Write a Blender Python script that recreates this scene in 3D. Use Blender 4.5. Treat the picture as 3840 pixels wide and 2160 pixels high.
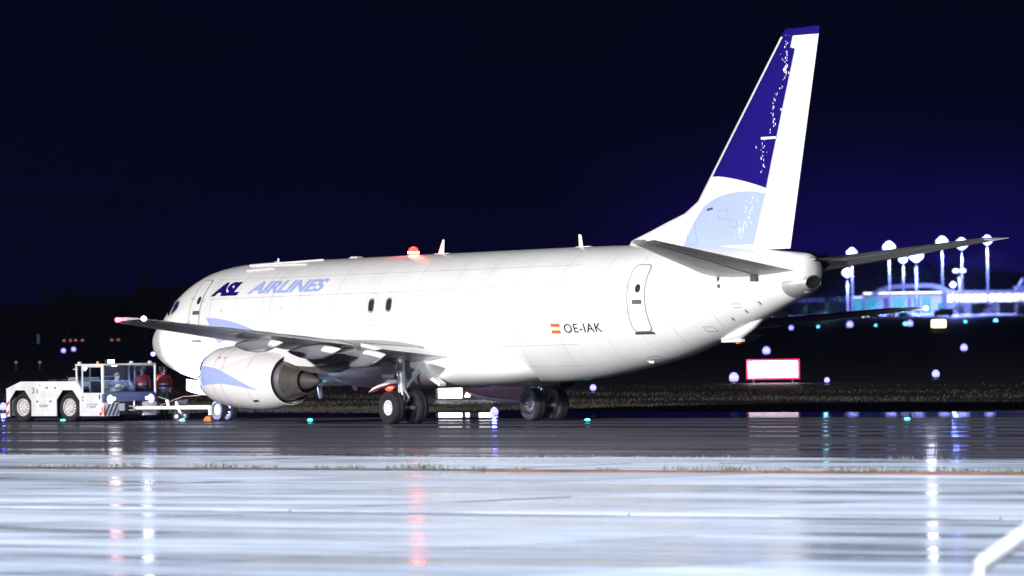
import bpy, bmesh, math, random
import numpy as np
from mathutils import Vector, Matrix

for o in list(bpy.data.objects):
    bpy.data.objects.remove(o, do_unlink=True)
sc = bpy.context.scene
COL = sc.collection
random.seed(7)
RNG = np.random.default_rng(11)

# ------------------------------------------------------------------ camera
CAM = np.array([187.4148, -116.3607, 3.1472])
YAW, PITCH, ROLL, FPX = 0.9624, 0.0046, -0.0137, 25189.0   # FPX in pixels of the 3840 wide photograph
PW, PH = 3840.0, 2160.0
_f = np.array([-math.sin(YAW) * math.cos(PITCH), math.cos(YAW) * math.cos(PITCH), math.sin(PITCH)])
_r = np.array([math.cos(YAW), math.sin(YAW), 0.0])
_u = np.cross(_r, _f)
CR = math.cos(ROLL) * _r + math.sin(ROLL) * _u
CU = -math.sin(ROLL) * _r + math.cos(ROLL) * _u
cam_d = bpy.data.cameras.new('camera')
cam = bpy.data.objects.new('camera', cam_d)
COL.objects.link(cam)
cam.matrix_world = Matrix(((CR[0], CU[0], -_f[0], CAM[0]), (CR[1], CU[1], -_f[1], CAM[1]),
                           (CR[2], CU[2], -_f[2], CAM[2]), (0, 0, 0, 1)))
cam_d.sensor_width = 36.0
cam_d.lens = FPX / PW * 36.0
cam_d.clip_start = 1.0
cam_d.clip_end = 30000.0
cam_d.dof.use_dof = True
cam_d.dof.focus_distance = 205.0
cam_d.dof.aperture_fstop = 2.2
sc.camera = cam

# ------------------------------------------------------------------ night sky
world = bpy.data.worlds.new('World')
sc.world = world
world.use_nodes = True
nt = world.node_tree
nt.nodes.clear()
def wn(t, **kw):
    n = nt.nodes.new(t)
    for k, v in kw.items():
        setattr(n, k, v)
    return n
w_out = wn('ShaderNodeOutputWorld')
w_bg = wn('ShaderNodeBackground')
w_tc = wn('ShaderNodeTexCoord')
w_sep = wn('ShaderNodeSeparateXYZ')
nt.links.new(w_tc.outputs['Generated'], w_sep.inputs[0])
w_ramp = wn('ShaderNodeValToRGB')
w_map = wn('ShaderNodeMapRange')
w_map.inputs['From Min'].default_value = -0.002
w_map.inputs['From Max'].default_value = 0.06
nt.links.new(w_sep.outputs['Z'], w_map.inputs['Value'])
nt.links.new(w_map.outputs[0], w_ramp.inputs[0])
cr = w_ramp.color_ramp
cr.elements[0].position = 0.0
cr.elements[0].color = (0.0007, 0.0005, 0.016, 1)
cr.elements[1].position = 1.0
cr.elements[1].color = (0.0001, 0.0001, 0.0042, 1)
e = cr.elements.new(0.45)
e.color = (0.0002, 0.0002, 0.0085, 1)
# the airport's own light dome: strongest low over the lit apron to the right
w_dot = wn('ShaderNodeVectorMath', operation='DOT_PRODUCT')
nt.links.new(w_tc.outputs['Generated'], w_dot.inputs[0])
_az = math.radians(145.14 - 4.0)
w_dot.inputs[1].default_value = (math.cos(_az), math.sin(_az), 0.0)
w_m2 = wn('ShaderNodeMapRange')
w_m2.interpolation_type = 'SMOOTHERSTEP'
w_m2.inputs['From Min'].default_value = 0.9975
w_m2.inputs['From Max'].default_value = 1.0
nt.links.new(w_dot.outputs['Value'], w_m2.inputs['Value'])
w_m3 = wn('ShaderNodeMapRange')
w_m3.interpolation_type = 'SMOOTHERSTEP'
w_m3.inputs['From Min'].default_value = 0.036
w_m3.inputs['From Max'].default_value = -0.002
nt.links.new(w_sep.outputs['Z'], w_m3.inputs['Value'])
w_mul = wn('ShaderNodeMath', operation='MULTIPLY')
nt.links.new(w_m2.outputs[0], w_mul.inputs[0])
nt.links.new(w_m3.outputs[0], w_mul.inputs[1])
w_noise = wn('ShaderNodeTexNoise')
w_noise.inputs['Scale'].default_value = 30.0
w_noise.inputs['Detail'].default_value = 3.0
w_nmap = wn('ShaderNodeMapping')
w_nmap.inputs['Scale'].default_value = (1, 1, 4)
nt.links.new(w_tc.outputs['Generated'], w_nmap.inputs[0])
nt.links.new(w_nmap.outputs[0], w_noise.inputs['Vector'])
w_nm = wn('ShaderNodeMapRange')
w_nm.inputs['From Min'].default_value = 0.3
w_nm.inputs['From Max'].default_value = 0.7
w_nm.inputs['To Min'].default_value = 0.8
w_nm.inputs['To Max'].default_value = 1.25
nt.links.new(w_noise.outputs[0], w_nm.inputs['Value'])
w_mix = wn('ShaderNodeMix', data_type='RGBA', blend_type='ADD')
nt.links.new(w_mul.outputs[0], w_mix.inputs['Factor'])
nt.links.new(w_ramp.outputs[0], w_mix.inputs[6])
w_mix.inputs[7].default_value = (0.006, 0.002, 0.080, 1)
w_vm = wn('ShaderNodeVectorMath', operation='SCALE')
nt.links.new(w_mix.outputs[2], w_vm.inputs[0])
nt.links.new(w_nm.outputs[0], w_vm.inputs['Scale'])
nt.links.new(w_vm.outputs[0], w_bg.inputs['Color'])
w_bg.inputs['Strength'].default_value = 1.0
nt.links.new(w_bg.outputs[0], w_out.inputs[0])

# ------------------------------------------------------------------ unseen key floodlight and two added fill spots behind the camera
def spot(name, loc, target, power, color, size_deg, blend, radius, parent=None):
    d = bpy.data.lights.new(name, 'SPOT')
    d.energy = power
    d.color = color
    d.spot_size = math.radians(size_deg)
    d.spot_blend = blend
    d.shadow_soft_size = radius
    ob = bpy.data.objects.new(name, d)
    COL.objects.link(ob)
    ob.location = loc
    v = Vector(target) - Vector(loc)
    ob.rotation_euler = v.to_track_quat('-Z', 'Y').to_euler()
    if parent:
        ob.parent = parent
    return ob
def point(name, loc, power, color, radius, parent=None):
    d = bpy.data.lights.new(name, 'POINT')
    d.energy = power
    d.color = color
    d.shadow_soft_size = radius
    ob = bpy.data.objects.new(name, d)
    COL.objects.link(ob)
    ob.location = loc
    if parent:
        ob.parent = parent
    return ob
spot('floodlight', (66, -152, 27), (22, 0, 2.5), 1.36e6, (1.0, 0.97, 0.965), 110, 0.6, 0.9)
spot('floodlight', (150, -150, 28), (110, -72, 0), 1.15e6, (0.84, 0.90, 1.0), 52, 1.0, 0.9)  # added spot aimed down to brighten the near concrete
spot('floodlight', (205, -230, 30), (22, 0, 2.5), 0.50e6, (0.92, 0.95, 1.0), 60, 0.6, 0.9)  # added weak fill from behind the camera

# ------------------------------------------------------------------ exposure and render
sc.view_settings.view_transform = 'Standard'
sc.view_settings.look = 'None'
sc.view_settings.exposure = 0.0
sc.view_settings.gamma = 1.0
sc.view_settings.use_curve_mapping = False
sc.render.engine = 'CYCLES'
sc.cycles.use_denoising = True
sc.cycles.max_bounces = 6
sc.cycles.glossy_bounces = 4
sc.cycles.transmission_bounces = 6
sc.cycles.transparent_max_bounces = 12
sc.cycles.sample_clamp_indirect = 8.0
sc.cycles.caustics_reflective = False
sc.cycles.caustics_refractive = False

# ------------------------------------------------------------------ pixel helpers (measure the photograph)
def ray(px, py):
    return CAM, _f + CR * (px - PW / 2) / FPX - CU * (py - PH / 2) / FPX
def atz(px, py, z=0.0):
    o, d = ray(px, py)
    return o + d * ((z - o[2]) / d[2])
def atdist(px, py, dist):
    o, d = ray(px, py)
    return o + d * (dist / math.hypot(d[0], d[1]))
AL = 0.0122                      # the aircraft sits nose-low by this angle (radians) about the main gear
PIV = 18.28
def toloc(P):
    x, z = P[0] - PIV, P[2]
    c, s = math.cos(AL), math.sin(AL)
    return np.array([PIV + c * x + s * z, P[1], -s * x + c * z])
def aty(px, py, y):
    o, d = ray(px, py)
    return toloc(o + d * ((y - o[1]) / d[1]))

# ------------------------------------------------------------------ materials
MATS = {}
def mat(name, col, rough=0.5, metal=0.0, spec=0.5, coat=0.0, var=0.0, vscale=3.0, bump=0.0, bscale=40.0,
        emit=None, estr=0.0, trans=0.0, streak=None, alpha=1.0):
    if name in MATS:
        return MATS[name]
    m = bpy.data.materials.new(name)
    m.use_nodes = True
    t = m.node_tree
    b = t.nodes['Principled BSDF']
    b.inputs['Base Color'].default_value = (*col, 1)
    b.inputs['Roughness'].default_value = rough
    b.inputs['Metallic'].default_value = metal
    b.inputs['Specular IOR Level'].default_value = spec
    b.inputs['Coat Weight'].default_value = coat
    b.inputs['Coat Roughness'].default_value = 0.08
    b.inputs['Transmission Weight'].default_value = trans
    if emit is not None:
        b.inputs['Emission Color'].default_value = (*emit, 1)
        b.inputs['Emission Strength'].default_value = estr
    if var or bump:
        tc = t.nodes.new('ShaderNodeTexCoord')
        vec = tc.outputs['Object']
        if streak:
            mp = t.nodes.new('ShaderNodeMapping')
            mp.inputs['Scale'].default_value = streak
            t.links.new(vec, mp.inputs[0])
            vec = mp.outputs[0]
    if var:
        n = t.nodes.new('ShaderNodeTexNoise')
        n.inputs['Scale'].default_value = vscale
        n.inputs['Detail'].default_value = 6.0
        n.inputs['Roughness'].default_value = 0.62
        t.links.new(vec, n.inputs['Vector'])
        mr = t.nodes.new('ShaderNodeMapRange')
        mr.inputs['From Min'].default_value = 0.3
        mr.inputs['From Max'].default_value = 0.7
        mr.inputs['To Min'].default_value = 1.0 - var
        mr.inputs['To Max'].default_value = 1.0 + var * 0.5
        t.links.new(n.outputs[0], mr.inputs['Value'])
        vm = t.nodes.new('ShaderNodeVectorMath')
        vm.operation = 'SCALE'
        vm.inputs[0].default_value = col
        t.links.new(mr.outputs[0], vm.inputs['Scale'])
        t.links.new(vm.outputs[0], b.inputs['Base Color'])
        mr2 = t.nodes.new('ShaderNodeMapRange')
        mr2.inputs['To Min'].default_value = min(1, rough + 0.12)
        mr2.inputs['To Max'].default_value = max(0.03, rough - 0.12)
        t.links.new(n.outputs[0], mr2.inputs['Value'])
        t.links.new(mr2.outputs[0], b.inputs['Roughness'])
    if bump:
        n2 = t.nodes.new('ShaderNodeTexNoise')
        n2.inputs['Scale'].default_value = bscale
        n2.inputs['Detail'].default_value = 4.0
        t.links.new(vec, n2.inputs['Vector'])
        bp = t.nodes.new('ShaderNodeBump')
        bp.inputs['Strength'].default_value = bump
        bp.inputs['Distance'].default_value = 0.02
        t.links.new(n2.outputs[0], bp.inputs['Height'])
        t.links.new(bp.outputs[0], b.inputs['Normal'])
    MATS[name] = m
    return m
def glass(name, tint, alpha, rough=0.03):
    if name in MATS:
        return MATS[name]
    m = bpy.data.materials.new(name)
    m.use_nodes = True
    t = m.node_tree
    t.nodes.clear()
    out = t.nodes.new('ShaderNodeOutputMaterial')
    mx = t.nodes.new('ShaderNodeMixShader')
    lw = t.nodes.new('ShaderNodeLayerWeight')
    lw.inputs['Blend'].default_value = 0.5
    pw = t.nodes.new('ShaderNodeMath')
    pw.operation = 'POWER'
    pw.inputs[1].default_value = 3.0
    t.links.new(lw.outputs['Facing'], pw.inputs[0])
    fr = t.nodes.new('ShaderNodeMapRange')
    fr.inputs['To Min'].default_value, fr.inputs['To Max'].default_value = 0.04, 0.75
    t.links.new(pw.outputs[0], fr.inputs['Value'])
    tr = t.nodes.new('ShaderNodeBsdfTransparent')
    tr.inputs[0].default_value = (*[alpha * c for c in tint], 1)
    gl = t.nodes.new('ShaderNodeBsdfGlossy')
    gl.inputs['Color'].default_value = (0.6, 0.65, 0.75, 1)
    gl.inputs['Roughness'].default_value = rough
    t.links.new(fr.outputs[0], mx.inputs[0])
    t.links.new(tr.outputs[0], mx.inputs[1])
    t.links.new(gl.outputs[0], mx.inputs[2])
    t.links.new(mx.outputs[0], out.inputs[0])
    MATS[name] = m
    return m
def emat(name, col, strength):
    return mat(name, (0.03, 0.03, 0.03), 0.35, emit=col, estr=strength)

M_WHITE = mat('aircraft_white_paint', (0.80, 0.79, 0.775), 0.30, coat=0.25, var=0.09, vscale=1.0, streak=(0.8, 0.7, 0.4), bump=0.03, bscale=1.4)
M_WINGG = mat('wing_grey_paint', (0.36, 0.36, 0.38), 0.30, var=0.28, vscale=2.2, streak=(1.5, 0.25, 1))
M_METAL = mat('polished_leading_edge', (0.62, 0.62, 0.64), 0.22, metal=0.9, var=0.08)
M_NAVY = mat('navy_livery', (0.012, 0.006, 0.15), 0.22, coat=0.5, var=0.06, vscale=2, bump=0.02, bscale=3)
M_LBLUE = mat('light_blue_livery', (0.36, 0.43, 0.79), 0.25, coat=0.4, var=0.04, vscale=2)
M_BLACK = mat('black_marking', (0.010, 0.009, 0.014), 0.9, spec=0.0)
M_RED = mat('orange_red_marking', (0.80, 0.13, 0.01), 0.4)
M_GAP = mat('panel_gap', (0.20, 0.19, 0.19), 0.7)
M_GAPD = mat('dark_panel_gap', (0.06, 0.06, 0.07), 0.7)
M_GAPL = mat('faint_panel_line', (0.36, 0.355, 0.35), 0.6)
M_RUB = mat('tyre_rubber', (0.022, 0.022, 0.025), 0.65, spec=0.25, var=0.25, vscale=6, bump=0.1, bscale=60)
M_HUB = mat('wheel_hub_white', (0.72, 0.73, 0.75), 0.35, var=0.12, vscale=8)
M_HUBD = mat('wheel_brake_dark', (0.10, 0.10, 0.11), 0.45, metal=0.5, var=0.3, vscale=9)
M_STRUT = mat('gear_strut_grey', (0.42, 0.45, 0.48), 0.35, metal=0.3, var=0.15, vscale=7)
M_CHROME = mat('chrome_piston', (0.75, 0.76, 0.78), 0.12, metal=1.0)
M_TITAN = mat('exhaust_titanium', (0.52, 0.46, 0.41), 0.32, metal=0.9, var=0.35, vscale=3.5, streak=(0.6, 2, 2))
M_STEEL = mat('nozzle_steel', (0.70, 0.69, 0.70), 0.34, metal=0.9, var=0.15, vscale=4)
M_SOOT = mat('soot_black', (0.012, 0.012, 0.013), 0.7)
M_HEAT = mat('pylon_heat_shield', (0.13, 0.125, 0.12), 0.5, metal=0.4, var=0.3, vscale=4)
M_COCK = mat('cockpit_glass', (0.012, 0.02, 0.10), 0.06, spec=0.8, coat=1.0)
M_CABIN = mat('cabin_window_dark', (0.035, 0.03, 0.03), 0.15, spec=0.6)
M_TAILG = mat('tail_grey_panel', (0.46, 0.44, 0.42), 0.38, metal=0.3, var=0.22, vscale=3)
M_STABW = mat('stabiliser_underside', (0.82, 0.78, 0.745), 0.40, var=0.25, vscale=2.4, streak=(2.5, 0.35, 1))
M_STABU = mat('stabiliser_grey', (0.17, 0.165, 0.165), 0.42, var=0.35, vscale=2.0, streak=(2.0, 0.4, 1))

# ------------------------------------------------------------------ object helpers
def link(o, parent=None):
    COL.objects.link(o)
    if parent is not None:
        o.parent = parent
    return o
def tag(o, label=None, cat=None, group=None, kind=None):
    if label: o['label'] = label
    if cat: o['category'] = cat
    if group: o['group'] = group
    if kind: o['kind'] = kind
    return o
def empty(name, loc=(0, 0, 0), rz=0.0, label=None, cat=None, group=None):
    o = bpy.data.objects.new(name, None)
    COL.objects.link(o)
    o.location = loc
    o.rotation_euler = (0, 0, rz)
    o.empty_display_size = 0.2
    return tag(o, label, cat, group)
class MB:
    """collects shapes; build() links them as ONE mesh object"""
    def __init__(self):
        self.v, self.f = [], []
    def add(self, vs, fs):
        n = len(self.v)
        self.v += [tuple(float(c) for c in p) for p in vs]
        self.f += [tuple(i + n for i in f) for f in fs]
        return self
    def box(self, c, d, rz=0.0, taper=1.0):
        cx, cy, cz = c
        dx, dy, dz = d[0] / 2, d[1] / 2, d[2] / 2
        vs = []
        for k, (sx, sy) in enumerate(((-1, -1), (1, -1), (1, 1), (-1, 1))):
            vs.append((sx * dx, sy * dy, -dz))
        for k, (sx, sy) in enumerate(((-1, -1), (1, -1), (1, 1), (-1, 1))):
            vs.append((sx * dx * taper, sy * dy * taper, dz))
        ca, sa = math.cos(rz), math.sin(rz)
        vs = [(cx + x * ca - y * sa, cy + x * sa + y * ca, cz + z) for x, y, z in vs]
        return self.add(vs, [(3, 2, 1, 0), (4, 5, 6, 7), (0, 1, 5, 4), (1, 2, 6, 5), (2, 3, 7, 6), (3, 0, 4, 7)])
    def tube(self, pts, r, n=12, cap=True, sx=1.0):
        pts = [np.array(p, float) for p in pts]
        rs = [r] * len(pts) if np.isscalar(r) else list(r)
        rings = []
        for i, p in enumerate(pts):
            a = pts[max(0, i - 1)]
            b = pts[min(len(pts) - 1, i + 1)]
            d = (b - a) / (np.linalg.norm(b - a) + 1e-12)
            ref = np.array([0, 0, 1.0]) if abs(d[2]) < 0.95 else np.array([0, 1.0, 0])
            u = np.cross(ref, d)
            u /= np.linalg.norm(u)
            w = np.cross(d, u)
            rings.append([p + rs[i] * (math.cos(t) * u * sx + math.sin(t) * w) for t in np.linspace(0, 2 * math.pi, n, endpoint=False)])
        return self.loft(rings, cap=cap)
    def loft(self, rings, cap=True, closed=True):
        n = len(rings[0])
        vs = [p for r in rings for p in r]
        fs = []
        for i in range(len(rings) - 1):
            for j in range(n if closed else n - 1):
                k = (j + 1) % n
                fs.append((i * n + j, i * n + k, (i + 1) * n + k, (i + 1) * n + j))
        if cap and closed:
            fs.append(tuple(range(n))[::-1])
            fs.append(tuple((len(rings) - 1) * n + j for j in range(n)))
        return self.add(vs, fs)
    def prism(self, poly, axis, a, b):
        """polygon (2-D) extruded along axis 'x','y' or 'z' from a to b"""
        def P(q, t):
            return {'x': (t, q[0], q[1]), 'y': (q[0], t, q[1]), 'z': (q[0], q[1], t)}[axis]
        n = len(poly)
        vs = [P(q, a) for q in poly] + [P(q, b) for q in poly]
        fs = [tuple(range(n))[::-1], tuple(range(n, 2 * n))]
        fs += [(i, (i + 1) % n, n + (i + 1) % n, n + i) for i in range(n)]
        return self.add(vs, fs)
    def lathe(self, prof, c, axis='y', n=32, close=False):
        """profile [(along axis, radius)] turned about an axis through c"""
        rings = []
        for a, r in prof:
            ring = []
            for t in np.linspace(0, 2 * math.pi, n, endpoint=False):
                p, q = r * math.cos(t), r * math.sin(t)
                if axis == 'y': ring.append((c[0] + p, c[1] + a, c[2] + q))
                elif axis == 'x': ring.append((c[0] + a, c[1] + p, c[2] + q))
                else: ring.append((c[0] + p, c[1] + q, c[2] + a))
            rings.append(ring)
        if close:
            rings.append(rings[0])
        return self.loft(rings, cap=False)
    def build(self, name, m, parent=None, smooth=True, angle=35, bevel=0.0, fixn=True):
        me = bpy.data.meshes.new(name)
        me.from_pydata(self.v, [], self.f)
        if fixn or bevel:
            bm = bmesh.new()
            bm.from_mesh(me)
            if fixn:
                bmesh.ops.recalc_face_normals(bm, faces=bm.faces)
            if bevel:
                es = [e for e in bm.edges if len(e.link_faces) == 2 and e.calc_face_angle(0) > 0.6]
                bmesh.ops.bevel(bm, geom=es, offset=bevel, segments=2, affect='EDGES', profile=0.6)
            bm.to_mesh(me)
            bm.free()
        me.materials.append(m)
        if smooth:
            me.shade_smooth()
            try:
                me.set_sharp_from_angle(angle=math.radians(angle))
            except Exception:
                pass
        o = bpy.data.objects.new(name, me)
        return link(o, parent)
def copy_tree(o, parent=None):
    c = o.copy()
    COL.objects.link(c)
    c.parent = parent
    for ch in list(o.children):
        copy_tree(ch, c)
    return c
def pchip(xs, ys):
    xs, ys = np.array(xs, float), np.array(ys, float)
    h = np.diff(xs)
    dl = np.diff(ys) / h
    d = np.zeros_like(ys)
    for i in range(1, len(xs) - 1):
        if dl[i - 1] * dl[i] > 0:
            w1, w2 = 2 * h[i] + h[i - 1], h[i] + 2 * h[i - 1]
            d[i] = (w1 + w2) / (w1 / dl[i - 1] + w2 / dl[i])
    d[0], d[-1] = dl[0], dl[-1]
    def f(x):
        x = min(max(x, xs[0]), xs[-1])
        i = min(int(np.searchsorted(xs, x, side='right')) - 1, len(h) - 1)
        i = max(i, 0)
        t = (x - xs[i]) / h[i]
        return ((1 + 2 * t) * (1 - t) ** 2 * ys[i] + t * (1 - t) ** 2 * h[i] * d[i]
                + t * t * (3 - 2 * t) * ys[i + 1] + t * t * (t - 1) * h[i] * d[i + 1])
    return f
def conform(name, verts2, faces, fn, m, parent, maxlen=0.16):
    """flat outline (2-D verts + faces) cut finely and wrapped onto a surface fn(a, b) -> xyz"""
    bm = bmesh.new()
    vs = [bm.verts.new((p[0], p[1], 0)) for p in verts2]
    for f in faces:
        try:
            bm.faces.new([vs[i] for i in f])
        except ValueError:
            pass
    for it in range(6):
        bmesh.ops.triangulate(bm, faces=bm.faces)
        es = [e for e in bm.edges if e.calc_length() > maxlen]
        if not es:
            break
        bmesh.ops.subdivide_edges(bm, edges=es, cuts=1)
    bmesh.ops.triangulate(bm, faces=bm.faces)
    for v in bm.verts:
        v.co = Vector(fn(v.co.x, v.co.y))
    me = bpy.data.meshes.new(name)
    bm.to_mesh(me)
    bm.free()
    me.materials.append(m)
    me.shade_smooth()
    return link(bpy.data.objects.new(name, me), parent)
def text2(body, shear=0.0, offset=0.0, spacing=1.0):
    """the outline of some lettering as flat verts and faces, cap height and width measured"""
    cu = bpy.data.curves.new('lettering', 'FONT')
    cu.body = body
    cu.size = 1.0
    cu.shear = shear
    cu.offset = offset
    cu.space_character = spacing
    cu.resolution_u = 6
    ob = bpy.data.objects.new('lettering', cu)
    COL.objects.link(ob)
    dg = bpy.context.evaluated_depsgraph_get()
    me = bpy.data.meshes.new_from_object(ob.evaluated_get(dg))
    vs = np.array([v.co[:2] for v in me.vertices])
    fs = [tuple(p.vertices) for p in me.polygons]
    bpy.data.objects.remove(ob, do_unlink=True)
    bpy.data.curves.remove(cu)
    bpy.data.meshes.remove(me)
    lo, hi = vs.min(0), vs.max(0)
    return (vs - lo) / (hi - lo), fs       # normalised to the unit square
def text_flat(name, body, m, parent, origin, ax, ay, w, h, **kw):
    """lettering laid flat on a plane: origin = lower left, ax / ay unit axes"""
    vs, fs = text2(body, **kw)
    o, ax, ay = np.array(origin), np.array(ax), np.array(ay)
    mb = MB()
    mb.add([o + ax * w * p[0] + ay * h * p[1] for p in vs], fs)
    return mb.build(name, m, parent, smooth=False, fixn=False)
# ================================================================== AIRCRAFT
plane = empty('cargo_aircraft', (PIV, 0, 0), label='white twin-engined cargo jet with blue tail being pushed back', cat='aircraft')
plane.rotation_euler = (0, -AL, 0)
AO = np.array([PIV, 0, 0])          # children are written as station, starboard, height minus the pivot
class AMB(MB):
    def build(self, name, m, parent=None, **kw):
        self.v = [(p[0] - PIV, p[1], p[2]) for p in self.v]
        return super().build(name, m, parent or plane, **kw)

F_S = [-0.12, -0.10, -0.05, 0.03, 0.15, 0.35, 0.7, 1.2, 1.7, 2.1, 2.5, 3.0, 3.6, 4.4, 5.4, 6.6, 8, 20, 23, 25, 26.73, 28.72, 30.69, 32.63, 34.0, 34.8, 35.15, 35.34, 35.40]
F_T = [2.62, 2.74, 2.84, 2.95, 3.06, 3.20, 3.38, 3.58, 3.76, 4.00, 4.30, 4.58, 4.82, 5.02, 5.13, 5.19, 5.20, 5.20, 5.20, 5.19, 5.17, 5.13, 5.05, 4.92, 4.80, 4.74, 4.70, 4.60, 4.30]
F_B = [2.60, 2.50, 2.43, 2.36, 2.27, 2.14, 1.98, 1.80, 1.67, 1.58, 1.51, 1.44, 1.37, 1.31, 1.27, 1.24, 1.22, 1.19, 1.17, 1.27, 1.47, 1.76, 2.21, 2.76, 3.20, 3.45, 3.57, 3.72, 4.05]
F_W = [0.01, 0.13, 0.22, 0.33, 0.46, 0.63, 0.85, 1.08, 1.27, 1.40, 1.51, 1.63, 1.73, 1.81, 1.86, 1.88, 1.88, 1.88, 1.88, 1.87, 1.81, 1.66, 1.40, 1.06, 0.76, 0.58, 0.50, 0.40, 0.12]
F_C = [2.61, 2.62, 2.63, 2.64, 2.66, 2.70, 2.76, 2.84, 2.92, 2.98, 3.04, 3.12, 3.20, 3.27, 3.31, 3.32, 3.32, 3.32, 3.32, 3.34, 3.42, 3.55, 3.72, 3.93, 4.08, 4.15, 4.18, 4.19, 4.19]
F_S = [(0.30 + (v + 0.12) * (6.6 - 0.30) / 6.72) if v < 6.6 else v for v in F_S]
f_t, f_b, f_w, f_c = pchip(F_S, F_T), pchip(F_S, F_B), pchip(F_S, F_W), pchip(F_S, F_C)
def yside(s, z):
    c = f_c(s)
    b = (f_t(s) - c) if z > c else (c - f_b(s))
    q = 1 - ((z - c) / max(b, 1e-6)) ** 2
    return f_w(s) * math.sqrt(q) if q > 0 else 0.0
def fnorm(s, z, e=0.02):
    p = np.array([s, -yside(s, z), z])
    a = np.array([s + e, -yside(s + e, z), z]) - np.array([s - e, -yside(s - e, z), z])
    b = np.array([s, -yside(s, z + e), z + e]) - np.array([s, -yside(s, z - e), z - e])
    n = np.cross(a, b)
    n /= (np.linalg.norm(n) + 1e-9)
    return p, (n if n[1] < 0 else -n)
def fsurf(s, z, off=0.006):
    p, n = fnorm(s, z)
    return p + n * off
def S(px, py):
    """pixel of the photograph -> (station, height) on the port side of the hull"""
    lo, hi = -2.3, 0.0
    g = lambda y: (lambda L: y + yside(L[0], L[2]))(aty(px, py, y))
    a = lo
    for y in np.linspace(-2.3, 0, 47):
        if g(y) >= 0:
            lo, hi = a, y
            break
        a = y
    for _ in range(30):
        m_ = (lo + hi) / 2
        if g(m_) >= 0: hi = m_
        else: lo = m_
    L = aty(px, py, (lo + hi) / 2)
    return L[0], L[2]
def adj(p):
    return (p[0] - PIV, p[1], p[2])

# ---- hull
st = sorted(set(list(np.round(np.concatenate([np.array(F_S), np.linspace(0.5, 8, 40), np.linspace(8, 20, 13), np.linspace(20, 35.2, 40)]), 3))))
rings = []
for s in st:
    t, b, w, c = f_t(s), f_b(s), f_w(s), f_c(s)
    ring = []
    for a in np.linspace(0, 2 * math.pi, 72, endpoint=False):
        sa = math.sin(a)
        ring.append((s, -w * math.cos(a), c + sa * ((t - c) if sa > 0 else (c - b))))
    rings.append(ring)
fus = AMB().loft(rings).build('fuselage', M_WHITE, angle=60)

def ribbon(mb, pts, width, fn=fsurf, off=0.006, closed=False):
    """thin strip along (a, b) points laid on the hull"""
    dense = []
    P = pts + ([pts[0]] if closed else [])
    for i in range(len(P) - 1):
        a, b = np.array(P[i]), np.array(P[i + 1])
        n = max(1, int(np.linalg.norm(b - a) / 0.15))
        dense += [tuple(a + (b - a) * k / n) for k in range(n)]
    dense.append(tuple(P[-1]))
    Q = [np.array(fn(a, b, off)) for a, b in dense]
    vs, fs = [], []
    for i, q in enumerate(Q):
        t = Q[min(i + 1, len(Q) - 1)] - Q[max(i - 1, 0)]
        if closed and i in (0, len(Q) - 1):
            t = Q[1] - Q[-2]
        a, b = dense[i]
        n = np.array(fn(a, b, off + 0.05)) - np.array(fn(a, b, off - 0.05))
        sd = np.cross(t, n)
        sd /= (np.linalg.norm(sd) + 1e-9)
        vs += [q - sd * width / 2, q + sd * width / 2]
        if i:
            k = 2 * i
            fs.append((k - 2, k - 1, k + 1, k))
    mb.add(vs, fs)
    return mb
def rrect(s0, s1, z0, z1, r, lean=0.0, n=5):
    pts = []
    for cx, cz, a0 in ((s1 - r, z1 - r, 0), (s0 + r, z1 - r, 90), (s0 + r, z0 + r, 180), (s1 - r, z0 + r, 270)):
        for k in range(n + 1):
            a = math.radians(a0 + 90 * k / n)
            pts.append((cx + r * math.cos(a), cz + r * math.sin(a)))
    return pts
def patch(name, poly, m, parent=None, off=0.006, maxlen=0.16, fn=fsurf):
    return conform(name, poly, [tuple(range(len(poly)))], lambda a, b: adj(fn(a, b, off)), m, parent or plane, maxlen)
def bez(p0, p1, p2, n=10):
    return [tuple((1 - t) ** 2 * np.array(p0) + 2 * t * (1 - t) * np.array(p1) + t * t * np.array(p2)) for t in np.linspace(0, 1, n)]

# ---- doors
def R2(x, y): return (400 + x * 0.34938, 960 + y * 0.34938)
def R5(x, y): return (2200 + x * 0.3882, 860 + y * 0.3882)
def R3(x, y): return (780 + x * 0.3882, 1240 + y * 0.3882)
def R4(x, y): return (1300 + x * 0.3882, 860 + y * 0.3882)
def Q4(x, y): return (780 + x * 0.18634, 1020 + y * 0.18634)
def door(name, s0, s1, z0, z1, sill_m, lab=None):
    d = patch(name, rrect(s0, s1, z0, z1, 0.16), M_WHITE, off=0.012)
    mb = AMB()
    ribbon(mb, rrect(s0, s1, z0, z1, 0.16), 0.035, off=0.016, closed=True)
    mb.build('door_seam', M_GAP, d, fixn=False)
    w_ = patch('door_window', rrect(s0 + 0.34, s0 + 0.56, z0 + 1.13, z0 + 1.37, 0.10), M_CABIN, d, off=0.02)
    patch('door_handle', rrect(s0 + 0.22, s0 + 0.62, z0 + 0.80, z0 + 0.92, 0.03), M_GAPD, d, off=0.02)
    patch('handle_lever', rrect(s0 + 0.28, s0 + 0.58, z0 + 0.84, z0 + 0.885, 0.015), M_STEEL, d, off=0.03)
    for zz in (z0 + 0.55, z0 + 1.3):
        mb = AMB()
        ribbon(mb, [(s0 - 0.16, zz), (s0 + 0.12, zz)], 0.03, off=0.02)
        ribbon(mb, [(s0 - 0.10, zz + 0.06), (s0 + 0.12, zz + 0.06)], 0.02, off=0.02)
        mb.build('door_hinge', M_GAPL, d, fixn=False)
    patch('door_sill', [(s0 - 0.02, z0 - 0.085), (s1 + 0.02, z0 - 0.085), (s1 - 0.02, z0 - 0.012), (s0 + 0.02, z0 - 0.012)], sill_m, d, off=0.012)
    return d
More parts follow.
